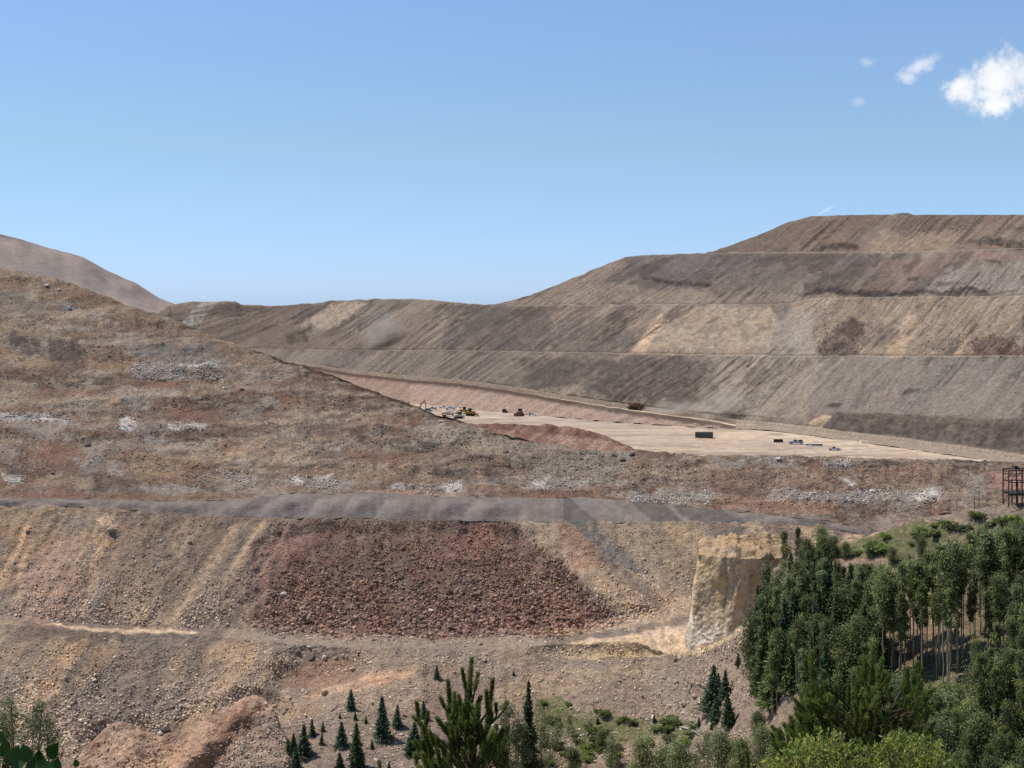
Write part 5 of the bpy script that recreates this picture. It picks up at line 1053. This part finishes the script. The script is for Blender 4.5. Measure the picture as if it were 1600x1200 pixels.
near_pine('pine_tree', 16.0, (1364, 1008), [
  (1362,1050,1364,1008,0,7), (1363,1090,1362,1045,0,9), (1372,1060,1378,1030,.1,7), (1352,1065,1351,1030,-.1,7), (1358,1120,1360,1085,0,9), (1385,1085,1383,1050,0,7), (1268,1055,1268,1018,0,8), (1270,1090,1271,1050,0,10), (1262,1050,1258,1032,.1,6), (1288,1085,1287,1050,0,8), (1276,1120,1280,1085,0,9), (1285,1120,1288,1090,.2,8), (1428,1075,1433,1036,0,7), (1435,1070,1440,1045,.1,6), (1418,1090,1417,1045,0,8), (1412,1115,1422,1085,0,9), (1436,1095,1438,1070,.1,7), (1307,1110,1306,1070,0,7), (1325,1110,1326,1070,.1,7), (1340,1100,1340,1060,0,8), (1250,1130,1246,1100,0,8), (1240,1150,1236,1120,.1,7), (1225,1165,1218,1140,0,7), (1236,1175,1232,1150,0,8), (1400,1130,1405,1100,0,9), (1445,1130,1452,1110,.1,7), (1170,1205,1166,1174,0,7)],
  [(1274,1122,24,30,52), (1362,1108,22,42,64), (1422,1108,20,32,44), (1340,1166,105,20,130), (1240,1178,20,18,24), (1318,1135,30,18,30)], PD, 'dark three topped pine behind the yellow green bush', 402, .6)
# yellow green bush
def near_bush():
    rr = np.random.default_rng(55); D = 9.; c0 = near_pt(1325, 1250, D); gz = near_z(c0.x, D)-.1; e = empty('willow_bush', (c0.x, D, gz), 0, 'bright yellow green leafy bush at the bottom right', 'bush'); o = np.array([c0.x, D, gz]); mb = MB(); P, C, U = [], [], []
    def top(px): return np.interp(px, [1165, 1190, 1215, 1245, 1270, 1290, 1310, 1335, 1360, 1385, 1405, 1425, 1450, 1470, 1490, 1510], [1205, 1180, 1162, 1148, 1138, 1126, 1140, 1150, 1158, 1142, 1128, 1140, 1144, 1156, 1185, 1200])
    cols = ['#8f9440', '#7d8a38', '#a3a24c', '#6b7a33', '#848c45']
    for k in range(420):
        px = rr.uniform(1168, 1508); tp = top(px); py = tp+abs(rr.normal(0, 36))+3; dd = rr.uniform(-.4, .45)
        tip = np.array(near_pt(px, py, D+dd))-o; ln = rr.uniform(.10, .24); dirv = np.array([tip[0]*.35+rr.normal(0, .35), rr.normal(0, .35), 1.]); dirv /= np.linalg.norm(dirv); bs = tip-dirv*ln
        mb.tube([tuple(bs), tuple((bs+tip)/2+rr.normal(0, .006, 3)), tuple(tip)], [.0035, .0028, .0012], 5, False)
        if k % 5 == 0: mb.tube([(bs[0]*.12, bs[1]*.12, -.1), tuple(bs*np.array([.6, .6, .6])), tuple(bs)], [.016, .01, .004], 5, False)
        n_ = int(ln*85); q = rr.random(n_); u = unit(n_, rr)+dirv*.5; u /= np.linalg.norm(u, axis=1, keepdims=True); P.append(bs+(tip-bs)*q[:, None]+u*.016); U.append(u); cc = lin(cols[rr.integers(len(cols))])*rr.uniform(.75, 1.25); C.append(cc[None]*rr.uniform(.75, 1.3, (n_, 1)))
    for k in range(150):                                  # lower, unseen half
        an, q = rr.uniform(0, 6.28), rr.uniform(.2, .7); tip = np.array([q*math.cos(an), q*math.sin(an), rr.uniform(.5, 1.)*(-(1200-HY)/F*D+CZ-gz-.1)]); n_ = 16; P.append(tip+rr.normal(0, .07, (n_, 3))); U.append(unit(n_, rr)); C.append(np.tile(lin(cols[1]), (n_, 1))); mb.tube([(0, 0, 0), tuple(tip*.6), tuple(tip)], [.014, .008, .003], 5, False)
    P = np.concatenate(P); U = np.concatenate(U); C = np.concatenate(C); n_ = len(P); N_ = unit(n_, rr)*.8+np.array([-.2, -.3, .8]); N_ -= (N_*U).sum(1, keepdims=True)*U; N_ /= np.linalg.norm(N_, axis=1, keepdims=True); W_ = np.cross(N_, U)
    a = .017*rr.uniform(.7, 1.3, n_)[:, None]; b = .010*rr.uniform(.75, 1.2, n_)[:, None]
    v6 = np.stack([P-U*a, P-U*a*.2+W_*b+N_*a*.2, P+U*a, P-U*a*.2-W_*b+N_*a*.2], 1)      # folded leaf
    Fc = np.stack([np.arange(n_)*4+k for k in (0, 1, 2)], 1); Fc2 = np.stack([np.arange(n_)*4+k for k in (0, 2, 3)], 1)
    mb.build('stem', plain_mat('bush_stem', '#8a7a5c', .9, .2, 10.), e, True); mesh_np('foliage', v6.reshape(-1, 3), np.concatenate([Fc, Fc2]), leaf_mat('bush_leaf', .5, .45, 1.6), np.repeat(C, 4, 0), False, e)
near_bush()
# dark broad leaves in the bottom left corner
def near_leaves():
    rr = np.random.default_rng(77); D = 4.2; c0 = near_pt(40, 1300, D); gz = near_z(c0.x, D)-.05; e = empty('aspen_sapling', (c0.x, D, gz), 0, 'dark glossy broad leaves of a sapling in the bottom left corner', 'sapling'); o = np.array([c0.x, D, gz]); mb = MB(); VV, FF, CC = [], [], []
    sp = [(6,1168,30,80),(20,1180,34,60),(40,1176,28,110),(62,1185,30,100),(84,1172,30,60),(30,1196,34,30),(-8,1190,34,60),(70,1200,34,130),(52,1196,30,75),(14,1205,36,120),(88,1196,26,80),(2,1150,22,110),(119,1192,14,100),(-20,1170,34,40),(40,1215,36,90),(75,1220,34,60),(5,1225,36,90),(55,1240,36,60),(25,1245,36,100),(95,1230,30,70),(-12,1235,36,90)]
    hub = np.array([0, 0, (np.array(near_pt(40, 1330, D))-o)[2]]); mb.tube([(0, 0, -.05), tuple(hub*.6), tuple(hub)], [.014, .012, .009], 7)
    for px, py, L_, an in sp:
        a = L_/F*D*1.0; c = np.array(near_pt(px, py, D+rr.uniform(-.12, .12)))-o; an = math.radians(an); u = np.array([math.cos(an), rr.uniform(-.4, .4), math.sin(an)]); u /= np.linalg.norm(u); nn = np.array([rr.normal(0, .35), -.75, .55+rr.normal(0, .2)]); nn -= nn@u*u; nn /= np.linalg.norm(nn); w_3 = np.cross(nn, u)
        pr = [(-.5, 0), (-.42, .22), (-.2, .36), (.05, .34), (.28, .2), (.5, 0)]; n0 = len(VV)
        for t, w4 in pr:
            mid = c+u*t*a; VV.append(mid-nn*.05*a); VV.append(mid+w_3*w4*a+nn*w4*.25*a); VV.append(mid-w_3*w4*a+nn*w4*.25*a)
        for k in range(5):
            q = n0+3*k; FF += [(q, q+3, q+4, q+1), (q, q+2, q+5, q+3)]
        col_ = lin('#35511f')*rr.uniform(.7, 1.3); CC += [col_]*18
        b = c-u*a*.5; mb.tube([tuple(hub+(b-hub)*.15), tuple(hub*.35+b*.65-np.array([0, 0, .01])), tuple(b)], [.004, .003, .0014], 5, False)
    mb.build('stem', M_bark_d, e, True); mesh_np('foliage', np.array(VV), np.array(FF), leaf_mat('sapling_leaf', .2, .3), np.array(CC), True, e)
near_leaves()

# ------------------------------------------------------------------ dust hanging over the road and the wall
def dust(c, r, dens, seed, label, col=(.85, .78, .68)):
    import bmesh
    bm = bmesh.new(); bmesh.ops.create_icosphere(bm, subdivisions=3, radius=1); me = bpy.data.meshes.new('dust_cloud'); bm.to_mesh(me); bm.free()
    m = bpy.data.materials.new('dust_air'); m.use_nodes = True; N = m.node_tree.nodes; L = m.node_tree.links; N.clear()
    out = N.new('ShaderNodeOutputMaterial'); v = N.new('ShaderNodeVolumePrincipled'); v.inputs['Color'].default_value = (*col, 1); tc = N.new('ShaderNodeTexCoord'); n = N.new('ShaderNodeTexNoise'); n.inputs['Scale'].default_value = 1.6; n.inputs['Detail'].default_value = 3
    L.new(tc.outputs['Object'], n.inputs['Vector']); ln = N.new('ShaderNodeVectorMath'); ln.operation = 'LENGTH'; L.new(tc.outputs['Object'], ln.inputs[0])
    a = N.new('ShaderNodeMapRange'); a.interpolation_type = 'SMOOTHSTEP'; a.inputs[1].default_value = 1; a.inputs[2].default_value = .1; L.new(ln.outputs['Value'], a.inputs[0]); b = N.new('ShaderNodeMapRange'); b.inputs[1].default_value = .38; b.inputs[2].default_value = .65; L.new(n.outputs['Fac'], b.inputs[0])
    q = N.new('ShaderNodeMath'); q.operation = 'MULTIPLY'; L.new(a.outputs[0], q.inputs[0]); L.new(b.outputs[0], q.inputs[1]); q2 = N.new('ShaderNodeMath'); q2.operation = 'MULTIPLY'; q2.inputs[1].default_value = dens; L.new(q.outputs[0], q2.inputs[0]); L.new(q2.outputs[0], v.inputs['Density']); L.new(v.outputs[0], out.inputs['Volume'])
    me.materials.append(m); o = link('dust_cloud', me); o.location = c; o.scale = r; tag(o, label, None, None, 'stuff'); return o
DUST = True
if DUST:
    q = at(SURF['wall'], 600, 520); dust(q+Vector((0, -22, 0)), (26, 16, 30), .09, 1, 'thin dust hanging before the far terraces')
    q = at(SURF['wall'], 1045, 648); dust(q+Vector((4, -2, 4)), (28, 9, 8), .16, 2, 'dust trail behind the haul truck')
    q = at(SURF['wall'], 1120, 640); dust(q+Vector((0, -14, 4)), (26, 12, 16), .09, 3, 'dust drifting before the lower terrace')

# ------------------------------------------------------------------ camera, sun, sky
cam = bpy.data.cameras.new('camera'); co = bpy.data.objects.new('camera', cam); COL.objects.link(co)
co.location = (0, 0, CZ); co.rotation_euler = (R(90), 0, 0)
cam.sensor_width = 36; cam.lens = 36*F/1600; cam.shift_y = -(600-HY)/1600; cam.clip_start = .1; cam.clip_end = 20000
scene.camera = co
SUN_DIR = Vector((-.85, .26, 0)).normalized(); EL = R(61)
d_ = SUN_DIR*math.cos(EL)+Vector((0, 0, math.sin(EL)))
sl_ = bpy.data.lights.new('sun', 'SUN'); sl_.energy = 4.0; sl_.angle = R(.53); sl_.color = (1, .955, .89); so = bpy.data.objects.new('sun', sl_); COL.objects.link(so)
so.rotation_euler = d_.to_track_quat('Z', 'Y').to_euler()
w = bpy.data.worlds.new('World'); scene.world = w; w.use_nodes = True; N = w.node_tree.nodes; L = w.node_tree.links
bg = N['Background']; sky = N.new('ShaderNodeTexSky'); sky.sky_type = 'NISHITA'; sky.sun_disc = False; sky.sun_elevation = EL; sky.sun_rotation = math.atan2(SUN_DIR.x, SUN_DIR.y)
sky.altitude = 2900; sky.air_density = 1.0; sky.dust_density = .25; sky.ozone_density = 2.0
bg.inputs['Strength'].default_value = .11
tc = N.new('ShaderNodeTexCoord'); sep = N.new('ShaderNodeSeparateXYZ'); L.new(tc.outputs['Generated'], sep.inputs[0])
def m_(op, a, b=None, c=None):
    q = N.new('ShaderNodeMath'); q.operation = op
    for i, v_ in enumerate((a, b, c)):
        if v_ is None: continue
        if isinstance(v_, (int, float)): q.inputs[i].default_value = v_
        else: L.new(v_, q.inputs[i])
    return q.outputs[0]
ysafe = m_('MAXIMUM', sep.outputs[1], .05); cu = m_('DIVIDE', sep.outputs[0], ysafe); cv = m_('DIVIDE', sep.outputs[2], ysafe)
cmb = N.new('ShaderNodeCombineXYZ'); L.new(cu, cmb.inputs[0]); L.new(cv, cmb.inputs[1])
def nz(sc, det, rough, off=0.):
    n = N.new('ShaderNodeTexNoise'); n.inputs['Scale'].default_value = sc; n.inputs['Detail'].default_value = det; n.inputs['Roughness'].default_value = rough; ad = N.new('ShaderNodeVectorMath'); ad.operation = 'ADD'; ad.inputs[1].default_value = (off, off*.7, 0); L.new(cmb.outputs[0], ad.inputs[0]); L.new(ad.outputs[0], n.inputs['Vector']); return n.outputs['Fac']
n_big, n_fine = nz(34, 7, .66), nz(110, 6, .65, 3.1)
def blob(px, py, rx, ry, tilt=0.):
    u0, v0 = (px-800)/F, (HY-py)/F; du = m_('SUBTRACT', cu, u0); dv = m_('SUBTRACT', cv, v0); ct, st = math.cos(tilt), math.sin(tilt)
    a = m_('MULTIPLY', m_('ADD', m_('MULTIPLY', du, ct), m_('MULTIPLY', dv, st)), F/rx); b = m_('MULTIPLY', m_('SUBTRACT', m_('MULTIPLY', dv, ct), m_('MULTIPLY', du, st)), F/ry)
    return m_('SUBTRACT', 1, m_('SQRT', m_('ADD', m_('MULTIPLY', a, a), m_('MULTIPLY', b, b))))
def dens(blobs, gain, nmul, thr):
    f = blobs[0]
    for b in blobs[1:]: f = m_('MAXIMUM', f, b)
    f = m_('ADD', f, m_('MULTIPLY', m_('SUBTRACT', n_big, .5), nmul)); f = m_('ADD', f, m_('MULTIPLY', m_('SUBTRACT', n_fine, .5), nmul*.6))
    q = N.new('ShaderNodeMapRange'); q.interpolation_type = 'SMOOTHSTEP'; q.inputs[1].default_value = thr; q.inputs[2].default_value = thr+gain; L.new(f, q.inputs[0]); return q.outputs[0]
main = dens([blob(1570, 118, 116, 50, .30), blob(1622, 128, 136, 62), blob(1508, 136, 50, 30, .5), blob(1562, 158, 34, 24)], .85, 2.0, -.05)
wisp = m_('MULTIPLY', dens([blob(1440, 101, 34, 15, .5), blob(1418, 122, 18, 12)], 1.3, 3.0, -.05), .6)
wis2 = m_('MULTIPLY', dens([blob(1344, 159, 22, 10), blob(1354, 98, 18, 9)], 1.4, 2.6, .0), .4)
wis3 = m_('MULTIPLY', dens([blob(1291, 328, 22, 3.5, .5)], .9, .5, .05), .45)
tot = m_('MAXIMUM', m_('MAXIMUM', main, wisp), m_('MAXIMUM', wis2, wis3))
el = N.new('ShaderNodeMapRange'); el.inputs[1].default_value = .0; el.inputs[2].default_value = .1; L.new(sep.outputs[2], el.inputs[0]); e2 = N.new('ShaderNodeMapRange'); e2.inputs[1].default_value = .1; e2.inputs[2].default_value = .2; L.new(sep.outputs[2], e2.inputs[0])
tn = N.new('ShaderNodeMix'); tn.data_type = 'RGBA'; L.new(el.outputs[0], tn.inputs[0]); tn.inputs[6].default_value = (.61, .79, 1.28, 1); tn.inputs[7].default_value = (1.02, 1.09, 1.11, 1); t2 = N.new('ShaderNodeMix'); t2.data_type = 'RGBA'; L.new(e2.outputs[0], t2.inputs[0]); L.new(tn.outputs[2], t2.inputs[6]); t2.inputs[7].default_value = (1.29, 1.35, 1.40, 1)
hs = N.new('ShaderNodeMix'); hs.data_type = 'RGBA'; hs.blend_type = 'MULTIPLY'; hs.inputs[0].default_value = 1; L.new(sky.outputs[0], hs.inputs[6]); L.new(t2.outputs[2], hs.inputs[7])
mx = N.new('ShaderNodeMix'); mx.data_type = 'RGBA'; L.new(tot, mx.inputs[0]); L.new(hs.outputs[2], mx.inputs[6]); cm = N.new('ShaderNodeMix'); cm.data_type = 'RGBA'; cr2 = N.new('ShaderNodeMapRange'); cr2.inputs[1].default_value = .38; cr2.inputs[2].default_value = .62; L.new(n_big, cr2.inputs[0]); L.new(cr2.outputs[0], cm.inputs[0]); cm.inputs[6].default_value = (6.9, 7.5, 8.3, 1); cm.inputs[7].default_value = (9.2, 9.3, 9.4, 1); L.new(cm.outputs[2], mx.inputs[7])
L.new(mx.outputs[2], bg.inputs['Color'])
scene.view_settings.view_transform = 'Standard'; scene.view_settings.look = 'None'; scene.view_settings.exposure = 0; scene.view_settings.gamma = 1; scene.view_settings.use_curve_mapping = False
scene.cycles.max_bounces = 6; scene.cycles.transparent_max_bounces = 8; scene.cycles.volume_bounces = 1; scene.cycles.use_denoising = False
